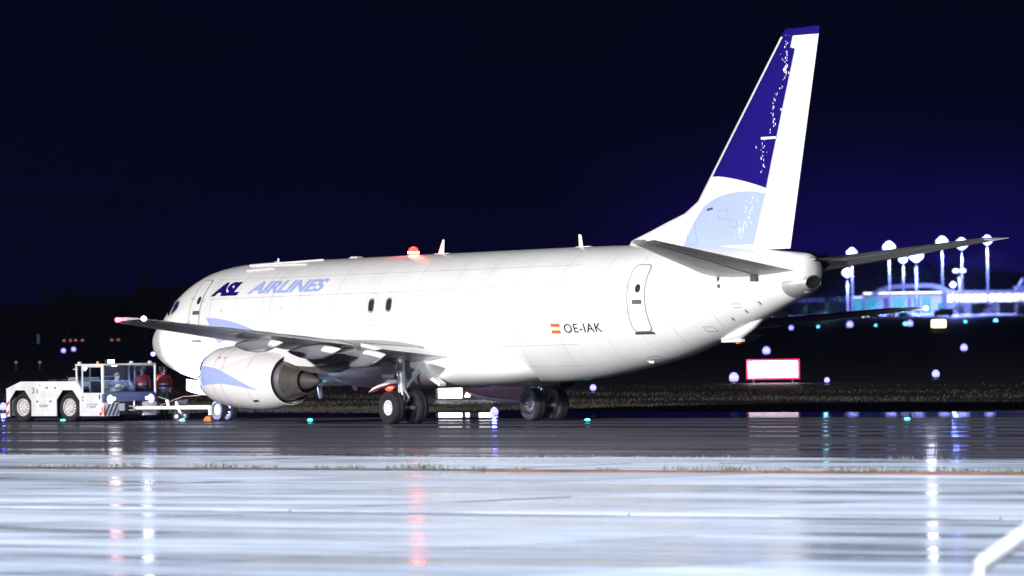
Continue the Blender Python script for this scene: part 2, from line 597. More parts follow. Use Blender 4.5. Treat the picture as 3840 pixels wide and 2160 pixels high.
d0 = S(*R5(455, 985)); d1 = S(*R5(640, 985)); d2 = S(*R5(490, 345)); d3 = S(*R5(650, 345))
door('aft_door', (d0[0] + d2[0]) / 2, (d1[0] + d3[0]) / 2, (d0[1] + d1[1]) / 2, (d2[1] + d3[1]) / 2, M_HUBD)
d0 = S(*R2(910, 900)); d1 = S(*R2(1010, 900)); d2 = S(*R2(1060, 268)); d3 = S(*R2(1165, 258))
door('forward_door', (d0[0] + d2[0]) / 2, (d1[0] + d3[0]) / 2, (d0[1] + d1[1]) / 2, (d2[1] + d3[1]) / 2, M_GAPD)
# overwing exits: two real windows with faint hatch outlines
for cx, cy in ((238, 735), (407, 728)):
    c = S(*R4(cx, cy))
    w = patch('cabin_window', rrect(c[0] - 0.125, c[0] + 0.125, c[1] - 0.19, c[1] + 0.19, 0.11), M_CABIN, off=0.012)
    mb = AMB(); ribbon(mb, rrect(c[0] - 0.15, c[0] + 0.15, c[1] - 0.215, c[1] + 0.215, 0.125), 0.025, off=0.014, closed=True)
    mb.build('window_surround', M_GAP, w, fixn=False)
    mb = AMB(); ribbon(mb, rrect(c[0] - 0.26, c[0] + 0.26, c[1] - 0.62, c[1] + 0.36, 0.10), 0.014, off=0.008, closed=True)
    mb.build('exit_hatch_seam', M_GAPL, w, fixn=False)
# cockpit windows, both sides
def Q2(x, y): return (560 + x * 0.13800, 1080 + y * 0.13800)
cw = [[(498, 680), (540, 772), (735, 372), (672, 395)],
      [(580, 742), (640, 700), (715, 630), (770, 555), (843, 362), (755, 378)]]
for poly in cw:
    pts = [S(*Q2(*p)) for p in poly]
    o = patch('cockpit_window', pts, M_COCK, off=0.016, maxlen=0.12)
    mb = AMB(); ribbon(mb, pts, 0.035, off=0.018, closed=True); mb.build('window_frame', M_GAPL, o, fixn=False)
    o2 = conform('cockpit_window', pts, [tuple(range(len(pts)))], lambda a, b: (lambda q: (q[0] - PIV, -q[1], q[2]))(fsurf(a, b, 0.016)), M_COCK, plane, 0.12)
for sg in (-1, 1):        # the windscreen panes over the nose
    pts = [(1.85, 0.08), (1.95, 0.62), (2.52, 0.60), (2.48, 0.08)]
    conform('windscreen', pts, [(0, 1, 2, 3)], lambda a, b: (a - PIV, sg * b, f_c(a) + (f_t(a) - f_c(a)) * math.sqrt(max(0, 1 - (b / f_w(a)) ** 2)) + 0.015), M_COCK, plane, 0.15)

# ---- lettering and livery
def letter(body, p0, p1, m, name='lettering', shear=0.0, offset=0.0, spacing=1.0, parent=None):
    vs, fs = text2(body, shear=shear, offset=offset, spacing=spacing)
    (s0, z0), (s1, z1) = p0, p1
    vs2 = [(s0 + (s1 - s0) * p[0], z0 + (z1 - z0) * p[1]) for p in vs]
    return conform(name, vs2, fs, lambda a, b: adj(fsurf(a, b, 0.010)), m, parent or plane, 0.2)
def q4poly(pts):
    return [S(*Q4(*p)) for p in pts]
letter('ASL', S(*Q4(50, 500)), S(*Q4(748, 196)), M_NAVY, shear=0.34, offset=0.062, spacing=0.86)
letter('AIRLINES', S(*Q4(775, 452)), S(*Q4(2470, 132)), M_LBLUE, shear=0.36, offset=0.034, spacing=0.96)
a0, a1 = S(*R4(2112, 1000)), S(*R4(2440, 903))
letter('OE-IAK', a0, (a1[0] + 0.05, a1[1]), M_BLACK, offset=0.004, spacing=1.1)
for yy0, yy1 in ((940, 912), (1003, 976)):
    pts = [S(*R4(1974 + (yy0 - 930) * 0.18, yy0)), S(*R4(2060 + (yy0 - 930) * 0.16, yy0)), S(*R4(2056 + (yy1 - 930) * 0.16, yy1)), S(*R4(1972 + (yy1 - 930) * 0.18, yy1))]
    patch('flag_stripe', pts, M_RED, off=0.010)
# swoosh on the forward hull
top = bez(S(*R2(1065, 663)), S(*R2(1340, 665)), S(*R2(1640, 822)), 14)
tip_ = S(*R2(1760, 905))
low = bez(tip_, S(*R2(1420, 820)), S(*R2(1190, 946)), 14)
left = bez(S(*R2(1190, 946)), S(*R2(1150, 800)), S(*R2(1065, 663)), 8)
patch('livery_swoosh', top + low + left[1:-1], M_LBLUE, off=0.008)
# small panels and seams on the hull
for (x0, y0, x1, y1) in ((1218, 572, 1250, 598), (1852, 545, 1890, 571), (1028, 465, 1060, 490)):
    a, b = S(*R2(x0, y1)), S(*R2(x1, y0))
    seams = AMB(); ribbon(seams, [(a[0], a[1]), (b[0], a[1]), (b[0], b[1]), (a[0], b[1])], 0.018, closed=True)
    seams.build('access_panel', M_GAPL, plane, fixn=False)
for (x0, y0, x1, y1) in ((1168, 940, 1215, 985), (1425, 718, 1470, 755), (640, 1225, 690, 1255)):
    a, b = S(*R5(x0, y1)), S(*R5(x1, y0))
    seams = AMB(); ribbon(seams, [(a[0], a[1]), (b[0], a[1]), (b[0], b[1]), (a[0], b[1])], 0.022, closed=True)
    seams.build('access_panel', M_GAP, plane, fixn=False)
for k, (x, y) in enumerate(((1655, 690), (1525, 770), (1395, 845))):
    a, b = S(*R5(x + 5, y + 5)), S(*R5(x + 35, y + 35))
    mb = AMB(); ribbon(mb, [a, b], 0.045, off=0.008); mb.build('drain_slot', M_SOOT, plane, fixn=False)
# frame joints running round the hull, and two lengthwise laps
for s in (4.9, 5.95, 7.6, 9.2, 11.3, 13.4, 15.6, 17.7, 19.8, 21.4, 23.2, 25.3, 27.4, 28.9, 30.2, 31.9, 33.55):
    mb = AMB()
    ribbon(mb, [(s, z) for z in np.linspace(f_b(s) + 0.15, f_t(s) - 0.12, 24)], 0.012, off=0.004)
    mb.build('hull_joint', M_GAPL, plane, fixn=False)
for z0_, z1_ in ((4.66, 4.62), (4.05, 4.05), (2.25, 2.28), (1.62, 1.66)):
    mb = AMB()
    ribbon(mb, [(s, z0_ + (z1_ - z0_) * (s - 6) / 20) for s in np.linspace(6, 26, 60)], 0.012, off=0.004)
    mb.build('lap_joint', M_GAPL, plane, fixn=False)
# main-deck cargo door outline over the left forward hull, with its hinge strips on the crown
c0, c1 = 6.15, 9.7
mb = AMB()
ribbon(mb, [(c0, 4.95), (c0, 2.75), (c1, 2.75), (c1, 4.95)], 0.016, off=0.005)
cd = mb.build('cargo_door_seam', M_GAPL, plane, fixn=False)
for (x0, y0, x1, y1, wd) in ((1540, 102, 2330, 40, 0.05), (1510, 158, 1800, 132, 0.05), (1560, 108, 2150, 88, 0.05)):
    a, b = S(*R2(x0, y0 + 6)), S(*R2(x1, y1 + 6))
    mb = AMB()
    z_ = lambda k: a[1] + (b[1] - a[1]) * k
    for k in range(12):
        s_a, s_b = a[0] + (b[0] - a[0]) * k / 12, a[0] + (b[0] - a[0]) * (k + 1) / 12
        za, zb = min(z_(k / 12), f_t(s_a) - 0.02), min(z_((k + 1) / 12), f_t(s_b) - 0.02)
        p, q = fsurf(s_a, za, 0.02), fsurf(s_b, zb, 0.02)
        mb.tube([p, q], wd / 2, n=6, cap=True)
    mb.build('hinge_strip', M_WHITE, plane)
# ---- crown: beacon and blade antennas
def crown(s): return f_t(s)
M_BEAC = emat('beacon_red', (1.0, 0.016, 0.010), 12.0)
M_BEACG = emat('beacon_core', (1.0, 0.35, 0.22), 60.0)
bc = AMB().lathe([(0.0, 0.16), (0.04, 0.15), (0.045, 0.0)], (15.11, 0, crown(15.11) - 0.01), 'z', 20).build('beacon_base', M_STRUT)
AMB().lathe([(0.02, 0.17), (0.12, 0.165), (0.22, 0.12), (0.27, 0.0)], (15.11, 0, crown(15.11)), 'z', 20).build('beacon_lens', M_BEAC, bc)
AMB().lathe([(0.0, 0.0), (0.005, 0.175), (0.045, 0.174), (0.05, 0.0)], (15.11, 0, crown(15.11) + 0.06), 'z', 12).build('beacon_bulb', M_BEACG, bc)
point('beacon_light', adj((15.11, 0, 5.62)), 45, (1.0, 0.05, 0.03), 0.2, plane)
# belly beacon just ahead of the gear
bb = AMB().lathe([(0.0, 0.11), (-0.06, 0.10), (-0.09, 0.0)], (13.6, 0, 1.10), 'z', 20).build('belly_beacon', M_BEAC)
point('belly_beacon_light', adj((13.6, 0, 0.80)), 30, (1.0, 0.05, 0.03), 0.1, plane)
def blade(s, h, c0, c1, sweep, foot=0.7):
    mb = AMB()
    z0 = crown(s) - 0.02
    rings = []
    for k in (0, 0.5, 0.93, 1.0):
        c = (c0 + (c1 - c0) * k) * (0.6 if k == 1.0 else 1)
        x0 = s + sweep * k
        th = 0.022 * (0.4 if k == 1 else 1)
        rings.append([(x0, 0, z0 + h * k), (x0 + c * 0.3, -th, z0 + h * k), (x0 + c, 0, z0 + h * k), (x0 + c * 0.3, th, z0 + h * k)])
    mb.loft(rings)
    o = mb.build('blade_antenna', M_WHITE, angle=20)
    AMB().box((s + foot / 2 - 0.1, 0, z0 + 0.025), (foot, 0.10, 0.02)).build('antenna_foot', M_WHITE, o)
blade(16.45, 0.46, 0.34, 0.10, 0.28)
blade(23.95, 0.40, 0.22, 0.16, -0.02)
AMB().box((11.9, 0, crown(11.9) + 0.02), (0.5, 0.25, 0.05), taper=0.7).build('dome_antenna', M_WHITE)
blade(7.35, 0.14, 0.10, 0.08, 0.02, 0.2)
# belly aerials
for s, y, h in ((11.9, -0.3, 0.16), (28.3, -0.75, 0.02), (9.45, 0.0, 0.40)):
    zb = f_b(s)
    mb = AMB()
    mb.loft([[(s, y, zb + 0.05), (s + 0.1, y - 0.03, zb + 0.05), (s + 0.36, y, zb + 0.05), (s + 0.1, y + 0.03, zb + 0.05)],
             [(s + 0.18, y, zb - h), (s + 0.22, y - 0.02, zb - h), (s + 0.36, y, zb - h), (s + 0.22, y + 0.02, zb - h)]])
    mb.build('belly_antenna', M_WHITE, angle=20)

# ---- wing-body fairing
def fair(s):
    t = (s - 12.0) / (23.0 - 12.0)
    e = max(0.0, 1 - abs(2 * t - 1) ** 5) ** 0.6
    return e
rings = []
for s in np.concatenate([np.linspace(12.0, 13.2, 8), np.linspace(13.6, 21.0, 12), np.linspace(21.3, 23.0, 10)]):
    e = fair(s)
    hw, zc_, hh = 0.9 + 1.12 * e, 1.78, 0.30 + 0.42 * e
    ring = []
    for a in np.linspace(0, 2 * math.pi, 48, endpoint=False):
        ca, sa = math.cos(a), math.sin(a)
        ring.append((s, hw * math.copysign(abs(ca) ** 0.72, ca), zc_ + hh * math.copysign(abs(sa) ** 0.72, sa)))
    rings.append(ring)
AMB().loft(rings).build('wing_body_fairing', M_WHITE, angle=60)

# ---- lifting surfaces
def naca(x, t):
    return 5 * t * (0.2969 * math.sqrt(x) - 0.1260 * x - 0.3516 * x * x + 0.2843 * x ** 3 - 0.1036 * x ** 4)
def af_ring(le, te, t, c0, c1, n=12, camber=0.012):
    """closed aerofoil ring between chord fractions c0..c1; le / te are xyz points"""
    le, te = np.array(le, float), np.array(te, float)
    c = np.linalg.norm(te - le)
    xs = c0 + (c1 - c0) * 0.5 * (1 - np.cos(np.linspace(0, math.pi, n)))
    up, lo = [], []
    for x in xs:
        p = le + (te - le) * x
        cam_ = camber * c * 4 * x * (1 - x)
        h = naca(x, t) * c + 0.004
        up.append(p + np.array([0, 0, cam_ + h]))
        lo.append(p + np.array([0, 0, cam_ - h]))
    return up + lo[::-1]
W_Y = [1.2, 1.88, 4.83, 9.6, 14.0, 14.30, 14.44]
def w_le(y): return float(np.interp(y, [1.2, 1.88, 4.83, 14.0, 14.44], [12.8, 13.25, 15.74, 20.50, 20.95]))
def w_te(y): return float(np.interp(y, [1.2, 1.88, 4.83, 14.0, 14.44], [19.85, 19.85, 19.62, 22.22, 22.36]))
def w_tz(y): return float(np.interp(y, [1.2, 2.0, 5.0, 14.44], [1.96, 2.02, 2.38, 3.25]))
def w_inc(y): return float(np.interp(y, [1.2, 4.8, 14.44], [0.022, 0.012, -0.012]))
def w_t(y): return float(np.interp(y, [1.2, 4.8, 14.0, 14.44], [0.135, 0.108, 0.095, 0.065]))
def wing_ring(y, sg, c0, c1, n=12, drop=0.0):
    le = (w_le(y), sg * y, w_tz(y) + (w_te(y) - w_le(y)) * w_inc(y))
    te = (w_te(y), sg * y, w_tz(y))
    r = af_ring(le, te, w_t(y), c0, c1, n)
    if drop:
        r = [p - np.array([0, 0, drop]) for p in r]
    return r
M_NAVR = emat('nav_red_lamp', (1.0, 0.03, 0.08), 25.0)
M_NAVG = emat('nav_green_lamp', (0.05, 1.0, 0.35), 6.0)
M_STRB = emat('strobe_white', (0.80, 0.80, 1.0), 22.0)
for sg in (-1, 1):
    ys = [1.2, 1.88, 3.4, 4.83, 7, 9.6, 12, 13.6, 14.0, 14.2, 14.36, 14.44]
    wing = AMB().loft([wing_ring(y, sg, 0.0 if y < 14.3 else 0.04, 0.735, 18) for y in ys]).build('wing', M_WINGG, angle=50)
    AMB().loft([wing_ring(y, sg, -0.0, 0.035, 6) for y in ys[1:-2]][0:0] or [[q + np.array([-0.012, 0, 0]) for q in wing_ring(y, sg, 0.0, 0.05, 8)] for y in (5.6, 9, 13.6)]).build('leading_edge', M_METAL, wing, angle=50)
    for nm, y0, y1 in (('flap', 2.05, 4.3), ('flap', 5.35, 10.3), ('aileron', 10.34, 13.55), ('wing_tip', 13.6, 14.44)):
        yy = np.linspace(y0, y1, 5) if nm != 'wing_tip' else [13.6, 14.0, 14.2, 14.36, 14.44]
        AMB().loft([wing_ring(y, sg, 0.742, 1.0, 10, 0.012 if nm == 'flap' else 0.0) for y in yy]).build(nm, M_WHITE if nm != 'wing_tip' else M_WINGG, wing, angle=50)
    for y in (2.9, 6.2, 8.0, 9.4):                     # spoiler panels on the upper skin
        mb = AMB()
        a_ = 0.60
        for k in range(2):
            r0, r1 = wing_ring(y, sg, a_, 0.73, 6), wing_ring(y + 1.25, sg, a_, 0.73, 6)
        up = np.array([0, 0, 0.012])
        vs = [r0[1] + up, r0[5] + up, r1[5] + up, r1[1] + up]
        mb.add(vs + [v - 2 * up for v in vs], [(0, 1, 2, 3), (7, 6, 5, 4), (0, 4, 5, 1), (1, 5, 6, 2), (2, 6, 7, 3), (3, 7, 4, 0)])
        mb.build('spoiler', M_WINGG, wing, smooth=False)
    # flap track fairings
    for (y, tip, ln, hh) in ((8.85, 21.25, 2.7, 0.23), (6.55, 20.85, 2.9, 0.25), (4.75, 20.55, 2.9, 0.32)):
        zt = w_tz(y)
        rings = []
        prof = [(0, 0.02, 0.0), (0.10, 0.42, -0.02), (0.25, 0.78, -0.05), (0.45, 1.0, -0.08), (0.65, 0.95, -0.06), (0.82, 0.62, 0.0), (0.94, 0.26, 0.08), (1.0, 0.02, 0.12)]
        for t, q, dz in prof:
            s = tip - ln + ln * t
            cz = zt - 0.17 - hh * 0.35 + dz * hh
            ring = []
            for a in np.linspace(0, 2 * math.pi, 16, endpoint=False):
                sa = math.sin(a)
                ring.append((s, sg * y + 0.20 * q * math.cos(a), cz + hh * q * (sa if sa < 0 else 0.8 * sa)))
            rings.append(ring)
        AMB().loft(rings).build('flap_fairing', M_WHITE, wing, angle=50)
    # tip lamps
    zt = w_tz(14.44)
    AMB().tube([(20.98, sg * 14.40, zt - 0.01), (21.12, sg * 14.46, zt - 0.01), (21.3, sg * 14.46, zt)], [0.03, 0.075, 0.05], 10).build('navigation_light', M_NAVR if sg < 0 else M_NAVG, wing)
    AMB().lathe([(-0.09, 0.0), (-0.06, 0.055), (0, 0.075), (0.06, 0.055), (0.09, 0.0)], (22.42, sg * 14.36, zt), 'x', 12).build('strobe_light', M_STRB, wing)
    point('strobe_light_source', adj((22.58, sg * 14.40, zt)), 35 if sg < 0 else 90, (0.85, 0.87, 1.0), 0.12, plane)
    if sg < 0:
        point('nav_light_source', adj((21.0, -14.65, zt + 0.02)), 8, (1.0, 0.04, 0.1), 0.08, plane)
    for k in range(3):
        AMB().tube([(w_te(12.6 + k * 0.6), sg * (12.6 + k * 0.6), w_tz(12.6 + k * 0.6)), (w_te(12.6 + k * 0.6) + 0.22, sg * (12.6 + k * 0.6), w_tz(12.6 + k * 0.6) - 0.01)], 0.008, 5).build('static_wick', M_BLACK, wing)

# ---- engines
E_Y, E_Z = 4.83, 1.50
def engine(sg):
    def ax(s): return E_Z - (s - 13.0) * 0.035          # thrust line droops a little towards the back
    prof = [(11.75, 0.70), (11.62, 0.74), (11.55, 0.80), (11.60, 0.87), (11.78, 0.93), (12.2, 0.98), (12.9, 1.00), (13.6, 0.985), (14.3, 0.94), (14.9, 0.86), (15.45, 0.765), (15.46, 0.745), (14.6, 0.72)]
    def rings(prof, n=48, flat=True):
        out = []
        for s, r in prof:
            ring = []
            k = max(0.0, 1 - (s - 11.5) / 2.6) if flat else 0
            for a in np.linspace(0, 2 * math.pi, n, endpoint=False):
                ca, sa = math.cos(a), math.sin(a)
                zz = r * sa * (1 - 0.13 * k if sa < 0 else 1.0)
                yy = r * ca * (1 + 0.05 * k)
                ring.append((s, sg * E_Y + yy, ax(s) + zz))
            out.append(ring)
        return out
    en = AMB().loft(rings(prof), cap=False).build('engine_nacelle', M_WHITE, angle=50)
    AMB().loft(rings([(11.80, 0.705), (11.62, 0.745), (11.535, 0.80), (11.595, 0.876), (11.78, 0.936)]), cap=False).build('intake_lip', M_METAL, en)
    AMB().loft(rings([(11.75, 0.70), (12.4, 0.74), (12.9, 0.76), (13.0, 0.0)], flat=True), cap=False).build('intake_duct', M_WINGG, en)
    mb = AMB()
    for k in range(24):
        a = 2 * math.pi * k / 24
        c_, s_ = math.cos(a), math.sin(a)
        t_ = np.array([0, -s_, c_])
        r_ = np.array([0, c_, s_])
        o = np.array([12.75, sg * E_Y, ax(12.75)])
        p = [o + r_ * 0.2 + t_ * 0.03, o + r_ * 0.74 + t_ * 0.09 + np.array([-0.03, 0, 0]), o + r_ * 0.74 - t_ * 0.05 + np.array([0.09, 0, 0]), o + r_ * 0.2 - t_ * 0.03 + np.array([0.09, 0, 0])]
        mb.add(p, [(0, 1, 2, 3)])
    mb.build('fan_blades', M_TITAN, en, fixn=False)
    AMB().lathe([(12.35, 0.0), (12.5, 0.12), (12.8, 0.22)], (0, sg * E_Y, ax(12.6)), 'x', 20).build('spinner', M_GAPD, en)
    # fan duct (dark), core cowl, primary nozzle, plug
    AMB().loft(rings([(15.44, 0.742), (14.7, 0.735), (14.5, 0.60)], flat=False), cap=False).build('fan_duct', M_SOOT, en)
    AMB().loft(rings([(14.5, 0.66), (15.0, 0.655), (15.3, 0.63), (15.55, 0.585), (15.60, 0.565)], flat=False), cap=False).build('core_cowl', M_STEEL, en, angle=30)
    AMB().loft(rings([(15.55, 0.56), (15.75, 0.535), (16.15, 0.455), (16.38, 0.405), (16.385, 0.39), (16.0, 0.40)], flat=False), cap=False).build('exhaust_nozzle', M_TITAN, en, angle=30)
    AMB().loft(rings([(16.37, 0.388), (15.7, 0.40), (15.7, 0.0)], flat=False), cap=False).build('exhaust_duct', M_SOOT, en)
    AMB().loft(rings([(15.9, 0.30), (16.25, 0.285), (16.5, 0.235), (16.8, 0.145), (17.06, 0.062), (17.12, 0.05), (17.14, 0.0)], flat=False), cap=False).build('exhaust_cone', M_TITAN, en, angle=30)
    AMB().loft(rings([(17.06, 0.066), (17.13, 0.054), (17.142, 0.0)], flat=False), cap=False).build('cone_vent', M_SOOT, en)
    # cowl joints
    for s0, m_, wd in ((13.05, M_GAPL, 0.018), (12.55, M_RED if sg else M_GAPL, 0.016), (14.35, M_GAPL, 0.014)):
        q = []
        for pr in zip(prof[2:], prof[3:]):
            (a, ra), (b, rb) = pr
            if a <= s0 <= b:
                r0 = ra + (rb - ra) * (s0 - a) / (b - a)
                r1 = ra + (rb - ra) * (s0 + wd - a) / (b - a)
        mb = AMB().loft(rings([(s0, r0 + 0.004), (s0 + wd, r1 + 0.004)]), cap=False)
        mb.build('cowl_joint', m_, en, fixn=False)
    # livery swoosh on the outboard side of the cowl
    pr_s, pr_r = [p[0] for p in prof[2:11]], [p[1] for p in prof[2:11]]
    fr = pchip(pr_s, pr_r)
    def cowl(s, a, off=0.006):
        r = fr(s) + off
        k = max(0.0, 1 - (s - 11.5) / 2.6)
        ca, sa = math.cos(a), math.sin(a)
        return (s - PIV, sg * (E_Y + r * ca * (1 + 0.05 * k)), ax(s) + r * sa * (1 - 0.13 * k if sa < 0 else 1.0))
    A_ = math.radians
    top = bez((11.78, A_(22)), (13.0, A_(24)), (14.9, A_(-22)), 14)
    low = bez((14.9, A_(-22)), (13.0, A_(0)), (11.95, A_(-17)), 14)
    pts = top + low[1:] + [(11.84, A_(3))]
    conform('livery_swoosh', pts, [tuple(range(len(pts)))], lambda a, b: cowl(a, b), M_LBLUE, en, 0.15)
    for (s0, a0, s1, a1, m_) in ((14.35, -42, 14.60, -47, M_SOOT), (12.95, 37, 13.02, 40, M_RED), (12.62, 37, 12.72, 41, M_RED)):
        conform('cowl_vent', [(s0, A_(a0)), (s1, A_(a0)), (s1, A_(a1)), (s0, A_(a1))], [(0, 1, 2, 3)], lambda a, b: cowl(a, b, 0.012), m_, en, 0.2)
    # vortex strake
    # pylon and its heat shield
    side = [(12.9, 2.45), (13.6, 2.72), (15.7, 2.52), (17.5, 2.42), (19.05, 2.36), (19.15, 2.05), (18.3, 1.86), (16.9, 1.80), (16.1, 1.84), (15.5, 1.98), (15.0, 2.08), (14.0, 2.2)]
    hw = [0.06, 0.14, 0.20, 0.20, 0.06, 0.05, 0.20, 0.24, 0.24, 0.22, 0.20, 0.18]
    n = len(side)
    vs = [(p[0], sg * E_Y - h, p[1]) for p, h in zip(side, hw)] + [(p[0], sg * E_Y + h, p[1]) for p, h in zip(side, hw)]
    AMB().add(vs, [tuple(range(n)), tuple(range(n, 2 * n))[::-1]] + [(i, (i + 1) % n, n + (i + 1) % n, n + i) for i in range(n)]).build('pylon', M_WHITE, en, angle=40)
    hs = [(16.12, 1.83), (16.9, 1.79), (18.3, 1.85), (19.1, 2.02), (18.5, 1.72), (17.9, 1.60), (16.9, 1.62), (16.4, 1.70)]
    hh = [0.23, 0.23, 0.19, 0.04, 0.15, 0.17, 0.20, 0.20]
    n = len(hs)
    vs = [(p[0], sg * E_Y - h, p[1] - 0.003) for p, h in zip(hs, hh)] + [(p[0], sg * E_Y + h, p[1] - 0.003) for p, h in zip(hs, hh)]
    AMB().add(vs, [tuple(range(n)), tuple(range(n, 2 * n))[::-1]] + [(i, (i + 1) % n, n + (i + 1) % n, n + i) for i in range(n)]).build('heat_shield', M_HEAT, en, angle=40)
    # drain mast under the cowl
    return en
engine(-1)
engine(1)

# ---- tail
def fin_le(z): return float(np.interp(z, [4.6, 5.30, 5.55, 5.80, 6.02, 6.35, 11.15], [26.0, 26.66, 27.6, 28.5, 29.35, 30.02, 34.36]))
def fin_te(z): return float(np.interp(z, [4.6, 11.15], [34.31, 35.98]))
def fin_hg(z):
    h = float(np.interp(z, [4.6, 4.87, 6.48, 10.91, 11.15], [32.6, 32.71, 33.43, 35.07, 35.15]))
    return h - (0.22 if z > 10.56 else 0.0)
def fin_t(s, z):
    c = fin_te(z) - fin_le(z)
    x = min(max((s - fin_le(z)) / c, 0.0), 1.0)
    tc = float(np.interp(c, [1.6, 4.0, 8.0], [0.115, 0.105, 0.055]))
    return naca(x, tc) * c + 0.006
def fin_ring(z, s0, s1, n=14):
    xs = s0 + (s1 - s0) * 0.5 * (1 - np.cos(np.linspace(0, math.pi, n)))
    return [(s, -fin_t(s, z), z) for s in xs] + [(s, fin_t(s, z), z) for s in xs[::-1]]
zs = [4.6, 5.0, 5.3, 5.42, 5.55, 5.68, 5.8, 5.92, 6.02, 6.15, 6.35, 6.8, 7.5, 8.5, 9.5, 10.3, 10.55, 10.57, 10.92]
fin = AMB().loft([fin_ring(z, fin_le(z), fin_hg(z)) for z in zs]).build('tail_fin', M_WHITE, angle=45)
AMB().loft([fin_ring(z, fin_le(z), fin_te(z) - (0.0 if z < 11.1 else 0.01)) for z in (10.95, 11.05, 11.12)] + [[(p[0], p[1] * 0.5, p[2]) for p in fin_ring(11.155, fin_le(11.15) + 0.06, fin_te(11.15))]]).build('fin_tip', M_NAVY, fin, angle=45)
zr = [4.86, 5.5, 6.5, 7.5, 8.5, 9.5, 10.3, 10.54, 10.58, 10.925]
rudder = AMB().loft([fin_ring(z, fin_hg(z) + 0.022, fin_te(z), 10) for z in zr]).build('rudder', M_WHITE, fin, angle=45)
def finsurf(s, z, off=0.006):
    return (s, -fin_t(s, z) - off, z)
def FY(px, py): # photograph pixel (2576 wide view) -> fin plane
    L = aty(px * 1.49068, py * 1.49068, -0.15)
    return L[0], L[2]
def finpatch(name, poly, m, sg=-1, off=0.006):
    return conform(name, poly, [tuple(range(len(poly)))], lambda a, b: (a - PIV, sg * (fin_t(a, b) + off), b), m, fin, 0.18)
hz = [(fin_hg(z) - 0.012, z) for z in (10.93, 10.60, 10.55, 9.5, 8.5, 7.5, 6.62)]
arc = bez((fin_hg(6.62) - 0.012, 6.62), (32.4, 6.93), FY(1812, 444), 12)
lez = [(fin_le(z) + 0.20 + 0.02 * (11 - z), z) for z in np.linspace(7.04, 10.93, 8)]
hz[0] = (fin_hg(10.925) - 0.012, 10.94)
navy = hz + arc[1:] + lez
for sg in (-1, 1):
    finpatch('navy_panel', navy, M_NAVY, sg)
lb = bez(FY(1720, 625), FY(1750, 560), FY(1776, 520), 6) + bez(FY(1776, 520), FY(1820, 478), FY(1900, 481), 10)[1:] + [(fin_hg(6.47) - 0.015, 6.47), (fin_hg(5.8) - 0.015, 5.8), (fin_hg(5.02) - 0.015, 5.02)]
for sg in (-1, 1):
    finpatch('light_blue_panel', lb, M_LBLUE, sg)
for (x0, y0, x1, y1) in ((1815, 528, 1835, 552), (1840, 553, 1856, 572), (1736, 560, 1756, 615)):
    a, b = FY(x0, y1), FY(x1, y0)
    mb = AMB()
    ribbon(mb, [a, (b[0], a[1]), b, (a[0], b[1])], 0.014, fn=finsurf, off=0.012, closed=True)
    mb.build('fin_access_panel', mat('blue_panel_seam', (0.22, 0.26, 0.52), 0.5), fin, fixn=False)
mb = AMB(); ribbon(mb, [FY(1786, 528), FY(1800, 524)], 0.06, fn=finsurf, off=0.03); mb.build('air_scoop', M_GAPD, fin, fixn=False)
mb = AMB(); ribbon(mb, [(33.35, 8.05), (34.0, 8.05)], 0.07, fn=finsurf, off=0.02); mb.build('hinge_fairing', M_WHITE, fin, fixn=False)
# white flecks painted in as glints of light ahead of the rudder hinge
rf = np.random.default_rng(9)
for (z0_, z1_, n_, m_) in ((7.0, 10.8, 80, M_GLINT := mat('painted_glint', (0.8, 0.8, 0.82), 0.3)), (5.2, 6.4, 40, M_GLINT)):
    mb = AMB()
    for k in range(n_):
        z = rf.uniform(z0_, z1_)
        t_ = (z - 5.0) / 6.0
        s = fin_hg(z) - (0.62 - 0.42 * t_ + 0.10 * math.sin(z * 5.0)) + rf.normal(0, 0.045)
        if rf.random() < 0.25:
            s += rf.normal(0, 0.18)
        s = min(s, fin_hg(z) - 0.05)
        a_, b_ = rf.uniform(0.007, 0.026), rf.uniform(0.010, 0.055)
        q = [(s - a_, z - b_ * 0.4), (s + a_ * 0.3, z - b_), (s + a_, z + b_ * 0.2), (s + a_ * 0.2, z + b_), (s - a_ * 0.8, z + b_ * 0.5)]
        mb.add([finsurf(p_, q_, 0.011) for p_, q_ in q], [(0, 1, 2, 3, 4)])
    o_ = mb.build('glint_flecks', m_, fin, smooth=False, fixn=False)
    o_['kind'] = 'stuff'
# stabilisers
def h_le(y): return float(np.interp(y, [0.4, 1.0, 6.1, 6.35], [31.1, 31.5, 35.12, 35.45]))
def h_te(y): return float(np.interp(y, [0.4, 6.35], [35.10, 36.45]))
def h_z(y): return float(np.interp(y, [0.4, 6.35], [4.20, 5.07]))
def h_ring(y, sg, c0, c1, n=10):
    t = float(np.interp(y, [0.4, 6.2, 6.35], [0.11, 0.10, 0.05]))
    return af_ring((h_le(y), sg * y, h_z(y)), (h_te(y), sg * y, h_z(y) + 0.0), t, c0, c1, n, camber=-0.006)
for sg in (-1, 1):
    stb = AMB().loft([h_ring(y, sg, 0, 0.645) for y in (0.4, 1.0, 2.5, 4.5, 5.9, 6.1, 6.25, 6.35)]).build('horizontal_stabiliser', M_STABU, angle=45)
    AMB().loft([h_ring(y, sg, 0.67, 1.0) for y in (0.56, 2.5, 4.5, 5.85)]).build('elevator', M_STABU, stb, angle=45)
    AMB().loft([h_ring(y, sg, 0.665, 1.0, 8) for y in (5.89, 6.1, 6.25, 6.35)]).build('tip_fairing', M_WHITE, stb, angle=45)
    AMB().loft([[q + np.array([-0.01, 0, 0]) for q in h_ring(y, sg, 0, 0.05, 6)] for y in (1.0, 3.5, 6.1)]).build('leading_edge', M_METAL, stb, angle=45)
    AMB().box((33.75, sg * 0.86, 4.02), (0.30, 0.05, 0.16)).build('elevator_pushrod', M_GAPD, stb, smooth=False)
